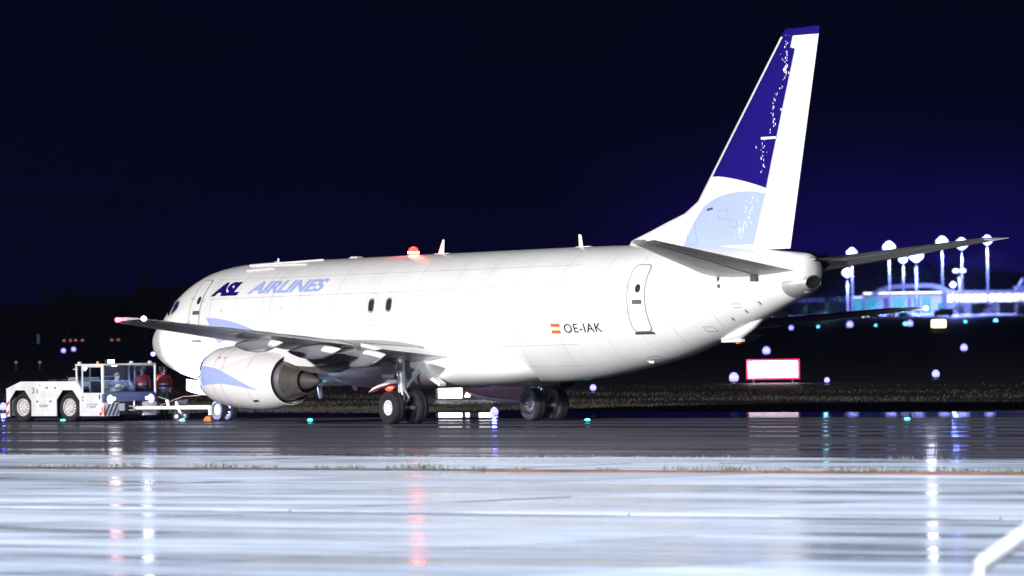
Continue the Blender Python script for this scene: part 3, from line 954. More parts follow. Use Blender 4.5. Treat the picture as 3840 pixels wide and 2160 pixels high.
def underside(ob, m, lim=0.0):
    ob.data.materials.append(m)
    for p in ob.data.polygons:
        if p.normal.z < lim:
            p.material_index = 1
M_ELEVW = mat('elevator_underside', (0.66, 0.62, 0.585), 0.45, var=0.35, vscale=2.4, streak=(2.5, 0.35, 1))
for ob in [c for c in plane.children if c.name.startswith('horizontal_stabiliser')]:
    underside(ob, M_STABW)
    for ch in ob.children:
        if ch.name.startswith('elevator') and 'push' not in ch.name:
            underside(ch, M_ELEVW)
# tail cone exhaust and grey blast panel
TA = np.linspace(0, 2 * math.pi, 24, endpoint=False)
def tring(s, w, zc_, up, dn, lean=0.0):
    return [(s + lean * math.sin(a), w * math.cos(a), zc_ + (up if math.sin(a) > 0 else dn) * math.sin(a)) for a in TA]
tc_ = AMB().loft([tring(34.72, 0.615, 3.80, 0.30, 0.375), tring(35.05, 0.52, 3.84, 0.30, 0.31), tring(35.30, 0.38, 3.86, 0.26, 0.22, 0.03), tring(35.42, 0.27, 3.86, 0.20, 0.18, 0.04), tring(35.38, 0.23, 3.86, 0.17, 0.16, 0.04)], cap=False).build('tail_cone', M_TAILG, angle=50)
AMB().loft([tring(35.42, 0.262, 3.86, 0.195, 0.175, 0.04), tring(35.40, 0.001, 3.86, 0.001, 0.001)], cap=False).build('exhaust_opening', M_SOOT, tc_)
AMB().tube([(35.3, 0, 4.55), (35.56, 0, 4.53)], [0.06, 0.04], 10).build('tail_light', M_STEEL, tc_)
for (x0, y0, x1, y1, w_) in ((1270, 470, 1278, 565, 0.11),):
    mb = AMB(); ribbon(mb, [S(*R5(x0, y0 - 60)), S(*R5(x0, y0)), S(*R5(x1, y1))], w_, off=0.008); mb.build('stabiliser_trim_slot', M_HUBD, plane, fixn=False)
# tail skid
rings = []
for s, zc_, h, w in ((30.9, 2.33, 0.02, 0.02), (31.2, 2.36, 0.10, 0.12), (31.6, 2.42, 0.16, 0.17), (32.1, 2.55, 0.18, 0.18), (32.6, 2.76, 0.16, 0.16), (33.0, 2.95, 0.06, 0.08)):
    rings.append([(s, w * math.cos(a), zc_ + h * math.sin(a)) for a in np.linspace(0, 2 * math.pi, 16, endpoint=False)])
sk = AMB().loft(rings).build('tail_skid', M_WHITE, angle=60)
AMB().box((31.55, 0, 2.27), (0.95, 0.16, 0.10)).build('skid_shoe', M_WHITE, sk, bevel=0.02)
AMB().box((31.8, 0, 2.20), (0.14, 0.08, 0.05)).build('skid_indicator', M_RED, sk)

# ---- landing gear
def tyre_prof(r, w, hub):
    h = w / 2
    return [(-h * 0.62, hub), (-h * 0.92, hub + 0.05), (-h, (hub + r) / 2), (-h * 0.93, r * 0.93), (-h * 0.72, r * 0.985), (-h * 0.42, r), (-h * 0.40, r - 0.012), (-h * 0.36, r - 0.012), (-h * 0.34, r),
            (-0.03, r), (-0.02, r - 0.012), (0.02, r - 0.012), (0.03, r), (h * 0.34, r), (h * 0.36, r - 0.012), (h * 0.40, r - 0.012), (h * 0.42, r), (h * 0.72, r * 0.985), (h * 0.93, r * 0.93), (h, (hub + r) / 2), (h * 0.92, hub + 0.05), (h * 0.62, hub)]
def wheel(parent, c, r, w, hubr, out, hub_m):
    AMB().lathe(tyre_prof(r, w, hubr), c, 'y', 48, close=True).build('tyre', M_RUB, parent, angle=40)
    h = w / 2
    s = out
    hb = AMB().lathe([(s * h * 0.55, hubr + 0.004), (s * h * 0.78, hubr - 0.005), (s * h * 0.72, hubr - 0.03), (s * h * 0.70, 0.09), (s * h * 0.86, 0.085), (s * h * 0.88, 0.0)], c, 'y', 36).build('hub', hub_m, parent, angle=35)
    mb = AMB()
    for k in range(9):
        a = 2 * math.pi * k / 9
        mb.lathe([(s * h * 0.68, 0.022), (s * h * 0.74, 0.02), (s * h * 0.745, 0.0)], (c[0] + hubr * 0.66 * math.cos(a), c[1], c[2] + hubr * 0.66 * math.sin(a)), 'y', 8)
    mb.build('hub_bolts', M_SOOT if hub_m is M_HUB else M_STRUT, parent)
    AMB().lathe([(-s * h * 0.55, hubr), (-s * h * 0.5, hubr * 0.9), (-s * h * 0.2, hubr * 0.85), (-s * h * 0.2, 0.0)], c, 'y', 28).build('brake', M_HUBD, parent)
for sg in (-1, 1):
    g = AMB().tube([(18.12, sg * 2.60, 2.05), (18.22, sg * 2.615, 1.10), (18.235, sg * 2.615, 0.98)], [0.13, 0.125, 0.14], 18).build('main_gear', M_STRUT)
    AMB().tube([(18.23, sg * 2.615, 1.0), (18.28, sg * 2.615, 0.50)], 0.085, 16).build('piston', M_CHROME, g)
    AMB().tube([(18.28, sg * 2.615 - 0.5, 0.49), (18.28, sg * 2.615 + 0.5, 0.49)], 0.07, 12).build('axle', M_STRUT, g)
    AMB().tube([(18.24, sg * 2.56, 1.05), (18.30, sg * 1.65, 1.95)], [0.055, 0.06], 10).build('side_brace', M_STRUT, g)
    AMB().tube([(18.40, sg * 2.615, 1.0), (18.58, sg * 2.615, 0.80), (18.36, sg * 2.615, 0.56)], 0.035, 8).build('torsion_link', M_STRUT, g)
    AMB().tube([(18.16, sg * 2.70, 1.7), (18.20, sg * 2.72, 1.0), (18.25, sg * 2.72, 0.6)], 0.018, 6).build('hydraulic_line', M_STEEL, g)
    for dy in (-0.43, 0.43):
        outer = (dy * sg > 0)
        wheel(g, (18.28, sg * 2.615 + dy, 0.505), 0.508, 0.37, 0.235, math.copysign(1, dy), M_HUB if (outer and sg < 0) else M_HUBD)
    # gear doors: flat plate on the strut, curved lower door
    mb = AMB()
    for k, (s0, z0, s1, z1) in enumerate(((17.35, 1.42, 17.98, 1.90),)):
        mb.prism([(s0, z0 + 0.02), (s1 - 0.06, z0), (s1, z0 + 0.06), (s1 - 0.04, z1), (s0, z1)], 'y', sg * 2.74, sg * 2.77)
    mb.build('gear_door', M_WHITE, g, angle=30)
    pr = [(16.85, 0.98), (17.1, 1.12), (17.4, 1.20), (17.7, 1.25), (17.95, 1.36), (18.10, 1.35), (18.08, 1.24), (17.75, 1.18), (17.4, 1.13), (17.1, 1.05)]
    AMB().prism(pr, 'y', sg * 2.70, sg * 2.95).build('lower_gear_door', M_WHITE, g, angle=60, bevel=0.01)
    pts = [(18.5, 2.0), (18.62, 1.66), (18.95, 1.35), (19.5, 1.13), (19.55, 1.21), (19.05, 1.44), (18.78, 1.72), (18.68, 2.0)]
    AMB().prism(pts, 'y', sg * 1.9, sg * 2.12).build('wheel_well_fairing', M_WHITE, g, angle=60)
NZ = (PIV - 4.01) * AL + 0.0          # the pitched hull sits lower at the nose: lift the gear back onto the ground
ng = AMB().tube([(3.95, 0, 1.55), (4.0, 0, 0.80 + NZ)], 0.085, 14).build('nose_gear', M_STRUT)
AMB().tube([(4.0, 0, 0.85 + NZ), (4.01, 0, 0.34 + NZ)], 0.055, 12).build('piston', M_CHROME, ng)
AMB().tube([(4.01, -0.22, 0.343 + NZ), (4.01, 0.22, 0.343 + NZ)], 0.05, 10).build('axle', M_STRUT, ng)
AMB().tube([(4.0, 0, 0.85 + NZ), (4.75, 0, 1.45)], 0.045, 10).build('drag_brace', M_STRUT, ng)
AMB().tube([(4.12, 0, 0.75 + NZ), (4.28, 0, 0.6 + NZ), (4.06, 0, 0.42 + NZ)], 0.025, 8).build('torsion_link', M_STRUT, ng)
for sg in (-1, 1):
    wheel(ng, (4.01, sg * 0.20, 0.343 + NZ), 0.343, 0.20, 0.17, sg, M_HUB)
def R1(x, y): return (x * 0.3882, 1240 + y * 0.3882)
nd = [aty(*R1(*p), -0.42) for p in ((1800, 465), (1805, 575), (1900, 610), (2075, 640), (2075, 515), (1990, 500), (1880, 478))]
poly = [(p[0], p[2]) for p in nd]
for sg in (-1, 1):
    AMB().prism(poly, 'y', sg * 0.40, sg * 0.43).build('gear_door', M_WHITE, ng, angle=30, bevel=0.006)
vs, fs = text2('IAK', offset=0.022, spacing=1.1)
a, b = aty(*R1(1818, 570), -0.435), aty(*R1(1892, 505), -0.435)
sl = (aty(*R1(1892, 575), -0.435)[2] - a[2])
AMB().add([(a[0] + (b[0] - a[0]) * p[0], -0.436, a[2] + sl * p[0] * 0.6 + (b[2] - a[2]) * p[1]) for p in vs], fs).build('lettering', M_BLACK, ng, smooth=False, fixn=False)
x0 = aty(*R1(2018, 560), -0.435)
AMB().box((x0[0], -0.436, x0[2]), (0.03, 0.004, 0.36)).build('door_mark', M_RED, ng, smooth=False)
# belly taxi lamps that show below the nose
M_TAXI = emat('taxi_lamp', (0.65, 0.7, 1.0), 40.0)
AMB().lathe([(-0.05, 0.0), (-0.02, 0.07), (0.03, 0.07), (0.06, 0.0)], (-0.10, -0.12, 2.38), 'x', 10).build('nose_lamp', emat('nose_lamp_blue', (0.2, 0.2, 1.0), 12.0))
# ================================================================== GROUND
TH = math.radians(14.5)                       # direction of the taxiway edges
EX = np.array([math.cos(TH), math.sin(TH)])
EN = np.array([-math.sin(TH), math.cos(TH)])
def uv(P): return float(P[0] * EX[0] + P[1] * EX[1]), float(P[0] * EN[0] + P[1] * EN[1])
def pav(u, v, z=0.0): return (u * EX[0] + v * EN[0], u * EX[1] + v * EN[1], z)
def wet_mat(name, dry, var, wet_lo, wet_hi, nscale, nstretch, r_lo, r_hi, gloss_col, bump=0.0, edge=None, rnd=0.0, thr=(0.38, 0.66)):
    """matt pavement under a broken film of water; everything runs on the pavement's own coordinates"""
    m = bpy.data.materials.new(name)
    m.use_nodes = True
    t = m.node_tree
    t.nodes.clear()
    N, L = t.nodes.new, t.links.new
    out = N('ShaderNodeOutputMaterial')
    mix = N('ShaderNodeMixShader')
    dif = N('ShaderNodeBsdfDiffuse')
    dif.inputs['Roughness'].default_value = 0.6
    gls = N('ShaderNodeBsdfGlossy')
    gls.inputs['Color'].default_value = (*gloss_col, 1)
    geo = N('ShaderNodeNewGeometry')
    rot = N('ShaderNodeMapping')
    rot.inputs['Rotation'].default_value = (0, 0, -TH)
    L(geo.outputs['Position'], rot.inputs['Vector'])
    # water film
    mp = N('ShaderNodeMapping')
    mp.inputs['Scale'].default_value = nstretch
    L(rot.outputs[0], mp.inputs['Vector'])
    nz = N('ShaderNodeTexNoise')
    nz.inputs['Scale'].default_value = nscale
    nz.inputs['Detail'].default_value = 7.0
    nz.inputs['Roughness'].default_value = 0.6
    L(mp.outputs[0], nz.inputs['Vector'])
    mr = N('ShaderNodeMapRange')
    mr.interpolation_type = 'SMOOTHSTEP'
    mr.inputs['From Min'].default_value, mr.inputs['From Max'].default_value = thr
    mr.inputs['To Min'].default_value, mr.inputs['To Max'].default_value = wet_lo, wet_hi
    L(nz.outputs[0], mr.inputs['Value'])
    fac = mr.outputs[0]
    sx = N('ShaderNodeSeparateXYZ')
    L(rot.outputs[0], sx.inputs[0])
    if edge:
        for (v0, v1, amt) in edge:
            me_ = N('ShaderNodeMapRange')
            me_.interpolation_type = 'SMOOTHSTEP'
            me_.inputs['From Min'].default_value, me_.inputs['From Max'].default_value = v0, v1
            me_.inputs['To Min'].default_value, me_.inputs['To Max'].default_value = 0, amt
            L(sx.outputs['Y'], me_.inputs['Value'])
            ad = N('ShaderNodeMath')
            ad.operation = 'ADD'
            ad.use_clamp = True
            L(fac, ad.inputs[0])
            L(me_.outputs[0], ad.inputs[1])
            fac = ad.outputs[0]
    if rnd:
        oi = N('ShaderNodeObjectInfo')
        mo = N('ShaderNodeMapRange')
        mo.inputs['To Min'].default_value, mo.inputs['To Max'].default_value = 1 - rnd, 1 + rnd
        L(oi.outputs['Random'], mo.inputs['Value'])
        mm = N('ShaderNodeMath')
        mm.operation = 'MULTIPLY'
        mm.use_clamp = True
        L(fac, mm.inputs[0])
        L(mo.outputs[0], mm.inputs[1])
        fac = mm.outputs[0]
    L(fac, mix.inputs[0])
    rr = N('ShaderNodeMapRange')
    rr.inputs['To Min'].default_value, rr.inputs['To Max'].default_value = r_hi, r_lo
    L(fac, rr.inputs['Value'])
    L(rr.outputs[0], gls.inputs['Roughness'])
    # aggregate, stains
    n2 = N('ShaderNodeTexNoise')
    n2.inputs['Scale'].default_value = 0.55
    n2.inputs['Detail'].default_value = 9.0
    n2.inputs['Roughness'].default_value = 0.68
    mp2 = N('ShaderNodeMapping')
    mp2.inputs['Scale'].default_value = (0.16, 1.1, 1.0)
    L(rot.outputs[0], mp2.inputs['Vector'])
    L(mp2.outputs[0], n2.inputs['Vector'])
    m3 = N('ShaderNodeMapRange')
    m3.inputs['From Min'].default_value, m3.inputs['From Max'].default_value = 0.3, 0.7
    m3.inputs['To Min'].default_value, m3.inputs['To Max'].default_value = 1 - var, 1 + var * 0.6
    L(n2.outputs[0], m3.inputs['Value'])
    val = m3.outputs[0]
    if rnd:
        mo2 = N('ShaderNodeMapRange')
        mo2.inputs['To Min'].default_value, mo2.inputs['To Max'].default_value = 1.12, 0.86
        L(oi.outputs['Random'], mo2.inputs['Value'])
        m4 = N('ShaderNodeMath')
        m4.operation = 'MULTIPLY'
        L(val, m4.inputs[0])
        L(mo2.outputs[0], m4.inputs[1])
        val = m4.outputs[0]
    vs = N('ShaderNodeVectorMath')
    vs.operation = 'SCALE'
    vs.inputs[0].default_value = dry
    L(val, vs.inputs['Scale'])
    L(vs.outputs[0], dif.inputs['Color'])
    if bump:
        n5 = N('ShaderNodeTexNoise')
        n5.inputs['Scale'].default_value = 1.3
        n5.inputs['Detail'].default_value = 3.0
        L(rot.outputs[0], n5.inputs['Vector'])
        bp = N('ShaderNodeBump')
        bp.inputs['Strength'].default_value = 1.0
        bp.inputs['Distance'].default_value = bump
        L(n5.outputs[0], bp.inputs['Height'])
        L(bp.outputs[0], gls.inputs['Normal'])
    L(dif.outputs[0], mix.inputs[1])
    L(gls.outputs[0], mix.inputs[2])
    L(mix.outputs[0], out.inputs[0])
    return m
M_CONC = wet_mat('wet_concrete', (0.35, 0.395, 0.475), 0.42, 0.06, 0.66, 0.22, (0.40, 1.6, 1), 0.07, 0.20, (0.92, 0.94, 1.0), 0.0018, rnd=0.35)
M_ASPH = wet_mat('wet_asphalt', (0.050, 0.050, 0.064), 0.45, 0.05, 0.85, 0.16, (0.10, 2.2, 1), 0.05, 0.18, (0.85, 0.88, 1.0), 0.0015, edge=[(1.0, 5.5, 0.85)], thr=(0.47, 0.63))
M_WATER = wet_mat('joint_water', (0.02, 0.02, 0.025), 0.1, 0.93, 0.97, 1.0, (1, 1, 1), 0.015, 0.03, (0.9, 0.92, 1.0), 0.0015)
M_RUST = mat('rusty_steel', (0.10, 0.034, 0.012), 0.7, metal=0.2, var=0.75, vscale=2.0, streak=(0.4, 6, 6))
M_RUSTD = mat('dark_rusty_steel', (0.030, 0.014, 0.010), 0.75, var=0.7, vscale=2.0, streak=(0.4, 6, 6))
M_FILL = mat('joint_filler', (0.02, 0.018, 0.018), 0.7)

def sheet(name, u0, u1, v0, v1, z, m, lab):
    o = MB().add([pav(u0, v0, z), pav(u1, v0, z), pav(u1, v1, z), pav(u0, v1, z)], [(0, 1, 2, 3)]).build(name, m, smooth=False)
    return tag(o, lab, kind='structure')
def smooth(a, b, x):
    t = np.clip((x - a) / (b - a), 0, 1)
    return t * t * (3 - 2 * t)
# ---- open grassland out to the horizon, rising gently towards the far apron and the wooded ridge
GR = np.array([math.cos(YAW), math.sin(YAW)])
GF = np.array([-math.sin(YAW), math.cos(YAW)])
def fieldz(d, r):
    """ground height at d metres ahead of the camera point, r to its right"""
    ang = r / np.maximum(d, 50.0)
    z = -0.09 + 2.9 * smooth(1650, 2450, d) * smooth(0.020, 0.030, ang)
    z = z + 20.0 * smooth(2750, 3400, d) * smooth(0.002, 0.012, ang) + 12.0 * smooth(3400, 6000, d)
    return z
def fld(d, r, dz=0.0):
    p = CAM[:2] + GF * d + GR * r
    return (float(p[0]), float(p[1]), float(fieldz(np.array(d), np.array(r))) + dz)
ds = np.concatenate([[-1500, -500, 0, 60, 120, 200, 300, 500, 800, 1200, 1500], np.linspace(1650, 3500, 30), [4000, 5000, 6500]])
th = np.concatenate([[-1.0, -0.6, -0.3, -0.2], np.linspace(-0.12, 0.12, 61), [0.2, 0.3, 0.6, 1.0]])
vs, fs = [], []
for d in ds:
    for a in th:
        vs.append(fld(d, a * max(abs(d), 500) if d > 0 else a * 3000))
nth = len(th)
for i in range(len(ds) - 1):
    for j in range(nth - 1):
        fs.append((i * nth + j, i * nth + j + 1, (i + 1) * nth + j + 1, (i + 1) * nth + j))
M_FIELD = mat('dry_grassland', (0.045, 0.042, 0.036), 0.62, spec=0.3, var=0.5, vscale=0.15)
tag(MB().add(vs, fs).build('ground', M_FIELD), 'dark grass field stretching away behind the taxiway', kind='structure')

# ---- taxiway asphalt
V_GRASS, V_EDGE, V_WEED, V_SLOT = 11.5, -43.3, -52.9, -75.4
tw = MB()
tw.add([pav(-420, V_EDGE, 0), pav(420, V_EDGE, 0), pav(420, V_GRASS, 0), pav(-420, V_GRASS, 0),
        pav(-420, V_EDGE, -0.4), pav(420, V_EDGE, -0.4), pav(420, V_GRASS, -0.4), pav(-420, V_GRASS, -0.4)],
       [(0, 1, 2, 3), (0, 4, 5, 1), (2, 6, 7, 3)])
tag(tw.build('taxiway', M_ASPH, smooth=False), 'wet dark asphalt taxiway under the aircraft', kind='structure')
# ---- concrete apron: a bed with slabs cast on it
apron = sheet('apron', -120, 330, -330, V_EDGE - 0.02, -0.115, M_FILL, 'pale wet concrete apron in the foreground')
rng = random.Random(5)
SL = 7.5
def slab_mesh(w, l):
    b = 0.012
    mb = MB()
    def ring(i, z): return [(i, i, z), (w - i, i, z), (w - i, l - i, z), (i, l - i, z)]
    mb.loft([ring(0, -0.30), ring(0, -b), ring(b, 0)])
    return mb
rows = [(V_EDGE - 4.8, V_EDGE, 0.0), (V_WEED, V_EDGE - 4.8, 0.0)]
rows += [(V_WEED - 7.5 * (k + 1), V_WEED - 7.5 * k, -0.042) for k in range(3)]
rows += [(V_SLOT - 7.5 * (k + 1), V_SLOT - 7.5 * k, -0.078) for k in range(6)]
slabs = {}
for (v0, v1, z) in rows:
    vm = (v0 + v1) / 2
    # part of the row that the picture shows, with two slabs to spare
    uc = np.interp(vm, [-120, -99, -53, -43], [118, 98.5, 60, 52])
    uw = np.interp(vm, [-120, -99, -53, -43], [9, 10, 17, 19]) + 12
    off = rng.choice([0.0, 0.0, 2.4])
    k0, k1 = int((uc - uw) // SL), int((uc + uw) // SL)
    key = round(v1 - v0, 2)
    for k in range(k0, k1 + 1):
        g = 0.035 if z < 0 else 0.03
        if key not in slabs:
            o = slab_mesh(SL - 0.03, key - 0.03).build('slab', M_CONC, apron, angle=20)
            slabs[key] = o.data
        else:
            o = link(bpy.data.objects.new('slab', slabs[key]), apron)
        p = pav(k * SL + off, v0 + 0.015, z + rng.uniform(-0.006, 0.004))
        o.location = p
        o.rotation_euler = (rng.uniform(-0.0007, 0.0007), rng.uniform(-0.0007, 0.0007), TH)
# slabs further off to the sides and behind the camera: one plain cast sheet
ap2 = MB()
for (u0, u1, v0, v1, z) in ((-120, 26, V_WEED, V_EDGE, -0.012), (98, 330, V_WEED, V_EDGE, -0.012), (-120, 30, -120, V_WEED, -0.09), (135, 330, -120, V_WEED, -0.09), (-120, 330, -330, -120.5, -0.10)):
    ap2.add([pav(u0, v0, z), pav(u1, v0, z), pav(u1, v1, z), pav(u0, v1, z)], [(0, 1, 2, 3)])
o = ap2.build('outer_apron', M_CONC, apron, smooth=False)
o['kind'] = 'stuff'
# rusty steel edging along the weedy step, water standing in the slot drain
for k in range(3, 13):
    MB().box((0, 0, 0), (SL - 0.02, 0.10, 0.050)).build('steel_edging', M_RUST if k in (5, 8, 9, 10, 11) else M_RUSTD, apron, smooth=False)
for i, ob in enumerate([c for c in apron.children if c.name.startswith('steel_edging')]):
    ob.location = pav((3 + i) * SL + SL / 2, V_WEED - 0.03, -0.026)
    ob.rotation_euler = (0, 0, TH)
for i in range(11):
    u0 = 7 * SL + i * SL
    MB().add([pav(u0, V_SLOT - 0.36, -0.066), pav(u0 + SL - 0.02, V_SLOT - 0.36, -0.066), pav(u0 + SL - 0.02, V_SLOT + 0.02, -0.066), pav(u0, V_SLOT + 0.02, -0.066)], [(0, 1, 2, 3)]).build('slot_drain', M_WATER, apron, smooth=False)

# ---- grass of the verge: blades, thinning out with distance
def blades(name, pts, h0, h1, w, m, lean=0.5, seed=1):
    r = np.random.default_rng(seed)
    n = len(pts)
    h = r.uniform(h0, h1, n)
    a = r.uniform(0, 2 * math.pi, n)
    b = r.uniform(0, 2 * math.pi, n)
    P = np.array(pts)
    V = np.zeros((n * 3, 3))
    dx = np.stack([np.cos(a), np.sin(a), np.zeros(n)], 1) * w / 2
    ln = np.stack([np.cos(b), np.sin(b), np.zeros(n)], 1) * (h * lean * r.uniform(0, 1, n))[:, None]
    V[0::3] = P - dx
    V[1::3] = P + dx
    V[2::3] = P + ln + np.stack([np.zeros(n), np.zeros(n), h], 1)
    me = bpy.data.meshes.new(name)
    me.from_pydata(V.tolist(), [], [(3 * i, 3 * i + 1, 3 * i + 2) for i in range(n)])
    me.materials.append(m)
    return link(bpy.data.objects.new(name, me))
M_GRASS = mat('verge_grass', (0.105, 0.090, 0.078), 0.8, spec=0.1, var=0.6, vscale=0.25)
M_WEEDS = mat('joint_weed', (0.22, 0.25, 0.235), 0.7, spec=0.1, var=0.3, vscale=3)
pts = []
r = np.random.default_rng(3)
while len(pts) < 110000:
    v = 0.1 + r.exponential(16.0, 4000)
    u = r.uniform(-75, 55, 4000)
    for uu, vv in zip(u, v):
        if vv < 75:
            k = math.sin(uu * 0.35 + vv * 0.2) + math.sin(uu * 0.11 - vv * 0.4)
            if r.random() < 0.45 + 0.42 * k:
                pts.append(pav(uu - vv * 0.9, V_GRASS + vv, -0.09))
tag(blades('grass', pts, 0.03, 0.10, 0.03, M_GRASS, seed=4), 'dry brownish grass on the verge behind the taxiway', 'grass', kind='stuff')
# weed fringe along the asphalt edge
pts = []
for k in range(5200):
    u = r.uniform(30, 90)
    if math.sin(u * 1.3) + math.sin(u * 0.37) + r.normal(0, 0.6) > 0.0:
        pts.append(pav(u, V_EDGE + r.normal(0, 0.06), -0.01))
tag(blades('weed_fringe', pts, 0.02, 0.085, 0.02, M_WEEDS, seed=8), 'thin fringe of weeds along the asphalt edge', 'weeds', kind='stuff')
# weed clumps standing in the rusty joint
wpx = [(30, .5), (130, .45), (310, .9), (345, .6), (670, 1.0), (740, .7), (850, .5), (890, .6), (1115, .6), (1220, .6), (1430, .9), (1490, 1.1), (1550, .9), (1715, .5), (1880, .4), (2215, .5), (2500, .8), (2645, 1.1), (2690, .8), (2890, .7), (3060, .6), (3150, .7), (3225, .9), (3330, .6), (3480, .9), (3590, .7), (3720, .7), (3800, .6)]
ORD = 'first second third fourth fifth sixth seventh eighth ninth tenth eleventh twelfth thirteenth fourteenth fifteenth sixteenth seventeenth eighteenth nineteenth twentieth twenty-first twenty-second twenty-third twenty-fourth twenty-fifth twenty-sixth twenty-seventh twenty-eighth'.split()
for i, (px, sc_) in enumerate(wpx):
    rr = np.random.default_rng(100 + i)
    y = 1754 + 18 * px / 3840.0
    P = atz(px, y, -0.0)
    u, v = uv(P)
    n = int(30 + 40 * sc_)
    w = 0.10 + 0.22 * sc_
    mb = MB()
    for k in range(n):
        bx, by = rr.normal(0, w), rr.normal(0, 0.05)
        h = rr.uniform(0.04, 0.15) * sc_
        a = rr.uniform(0, 6.28)
        lx, ly = rr.normal(0, 0.35) * h, rr.normal(0, 0.35) * h
        c, s = math.cos(a) * 0.011, math.sin(a) * 0.011
        mb.add([(bx - c, by - s, 0), (bx + c, by + s, 0), (bx + lx * 0.5 + c, by + ly * 0.5 + s, h * 0.6), (bx + lx, by + ly, h)], [(0, 1, 2), (0, 2, 3)])
        if rr.random() < 0.5:
            mb.add([(bx + lx * 0.5, by + ly * 0.5, h * 0.6), (bx + lx * 0.5 + 0.035, by, h * 0.66), (bx + lx * 0.5 + 0.02, by + 0.02, h * 0.78)], [(0, 1, 2)])
    o = mb.build('weed_clump', M_WEEDS, smooth=False, fixn=False)
    o.location = pav(u, V_WEED + 0.05, 0.0)
    o.rotation_euler = (0, 0, TH)
    size = 'large' if sc_ >= 0.9 else ('small' if sc_ < 0.6 else 'middling')
    tag(o, '%s tuft of weeds in the rusty apron joint, %s from the left' % (size, ORD[i]), 'weed', 'weed tufts in the apron joint')
# ================================================================== TUG, TOW BAR, CREW
TA_ = math.radians(13.3)
TG = np.array([math.cos(TA_), math.sin(TA_)])
TL = np.array([-math.sin(TA_), math.cos(TA_)])
_rw = atz(88, 1581.6, 0)[:2]
TO = _rw - 0.706 * TG + 1.14 * TL                       # middle of the tug's rear end on the ground
tug = empty('aircraft_tug', (TO[0], TO[1], 0), TA_, 'white low aircraft tug with glazed cab in front of the jet nose', 'tug')
M_TUG = mat('tug_white_paint', (0.74, 0.74, 0.75), 0.38, coat=0.15, var=0.20, vscale=3.0, streak=(1, 1, 0.5))
M_TUGD = mat('tug_chassis_black', (0.02, 0.02, 0.022), 0.6, var=0.3, vscale=5)
M_TUGB = mat('tug_front_blue_grey', (0.10, 0.14, 0.30), 0.4, var=0.15, vscale=4)
M_GREYB = mat('tug_grey_box', (0.22, 0.23, 0.23), 0.5, var=0.1)
M_TRED = mat('warning_red', (0.62, 0.03, 0.02), 0.45)
M_TWHT = mat('warning_white', (0.75, 0.75, 0.74), 0.45)
M_TNAV = mat('warning_navy', (0.02, 0.035, 0.13), 0.45)
M_TGLASS = glass('tug_glass', (0.80, 0.88, 1.0), 0.95)
M_SEAT = mat('seat_cloth', (0.02, 0.022, 0.03), 0.8)
M_RIM = mat('tug_rim', (0.62, 0.60, 0.58), 0.45, var=0.25, vscale=10)
W2 = 1.225
side = [(0, 0.17), (0, 1.09), (0.68, 1.316), (3.26, 1.316), (3.53, 1.03), (3.53, 0.186), (3.417, 0.186), (3.417, 0.68), (3.10, 1.03), (2.64, 1.03), (2.346, 0.71), (2.346, 0.186), (1.173, 0.186), (1.173, 0.68), (0.866, 1.03), (0.433, 1.03), (0.148, 0.71), (0.148, 0.17)]
def prismy(name, poly, y0, y1, m, parent=tug, bevel=0.0, **kw):
    return MB().prism(poly, 'y', y0, y1).build(name, m, parent, angle=30, bevel=bevel, **kw)
for sg in (-1, 1):
    sp = prismy('side_plate', side, sg * (W2 - 0.05), sg * W2, M_TUG, bevel=0.006)
    for x0, x1, z0, z1 in ((1.843, 2.392, 0.83, 1.167), (1.344, 2.22, 0.254, 0.795)):
        pn = MB().box(((x0 + x1) / 2, sg * (W2 + 0.006), (z0 + z1) / 2), (x1 - x0, 0.016, z1 - z0)).build('access_panel', M_TUG, tug, bevel=0.006)
        for xx in (x0 + (x1 - x0) * 0.14, x0 + (x1 - x0) * 0.85):
            MB().box((xx, sg * (W2 + 0.012), z1 - 0.13 if z1 < 1 else z1 - 0.06), (0.10, 0.012, 0.045)).build('panel_latch', M_TUGD, pn, bevel=0.004)
MB().box((1.75, 0, 0.62), (3.45, 2 * W2 - 0.75, 0.85)).build('chassis', M_TUGD, tug, smooth=False)
MB().prism([(0.02, 0.40), (0.02, 1.075), (0.69, 1.30), (3.3, 1.30), (3.3, 1.05), (0.02, 1.03)], 'y', -(W2 - 0.052), W2 - 0.052).build('deck', M_TUG, tug, angle=20)
MB().box((0.03, 0, 0.62), (0.06, 2 * W2 - 0.12, 0.85)).build('rear_panel', M_TUG, tug, bevel=0.01)
for sg in (-1, 1):
    for k in range(3):
        z0 = 0.18 + k * 0.155
        MB().prism([(0.0, z0), (0.13, z0 + 0.10), (0.13, z0 + 0.20), (0.0, z0 + 0.10)], 'y', sg * (W2 + 0.001), sg * (W2 + 0.006)).build('warning_stripe', M_TRED if k % 2 == 0 else M_TWHT, tug, smooth=False)
    tl = MB().box((-0.02, sg * 1.12, 0.88), (0.05, 0.12, 0.12)).build('tail_light', emat('tug_tail_lamp', (1.0, 0.05, 0.03), 14.0) if sg < 0 else M_TRED, tug, bevel=0.01)
# deck clutter
MB().box((3.02, -0.6, 1.385), (0.52, 0.9, 0.12)).build('battery_box', M_GREYB, tug, bevel=0.015)
MB().tube([(2.74, -1.03, 1.32), (2.74, -1.03, 1.40), (2.80, -1.03, 1.40)], 0.012, 6).build('grab_handle', M_STEEL, tug)
MB().tube([(1.45, -0.5, 1.33), (1.8, -0.2, 1.36), (2.15, -0.5, 1.47), (2.2, -0.6, 1.35)], 0.03, 8).build('hydraulic_hose', M_TUGD, tug)
MB().box((1.55, -0.4, 1.345), (0.35, 0.5, 0.06)).build('cooling_grille', M_TUGD, tug, bevel=0.01)
MB().box((2.05, 0.2, 1.36), (0.28, 0.3, 0.09)).build('filter_housing', M_TUGD, tug, bevel=0.02)
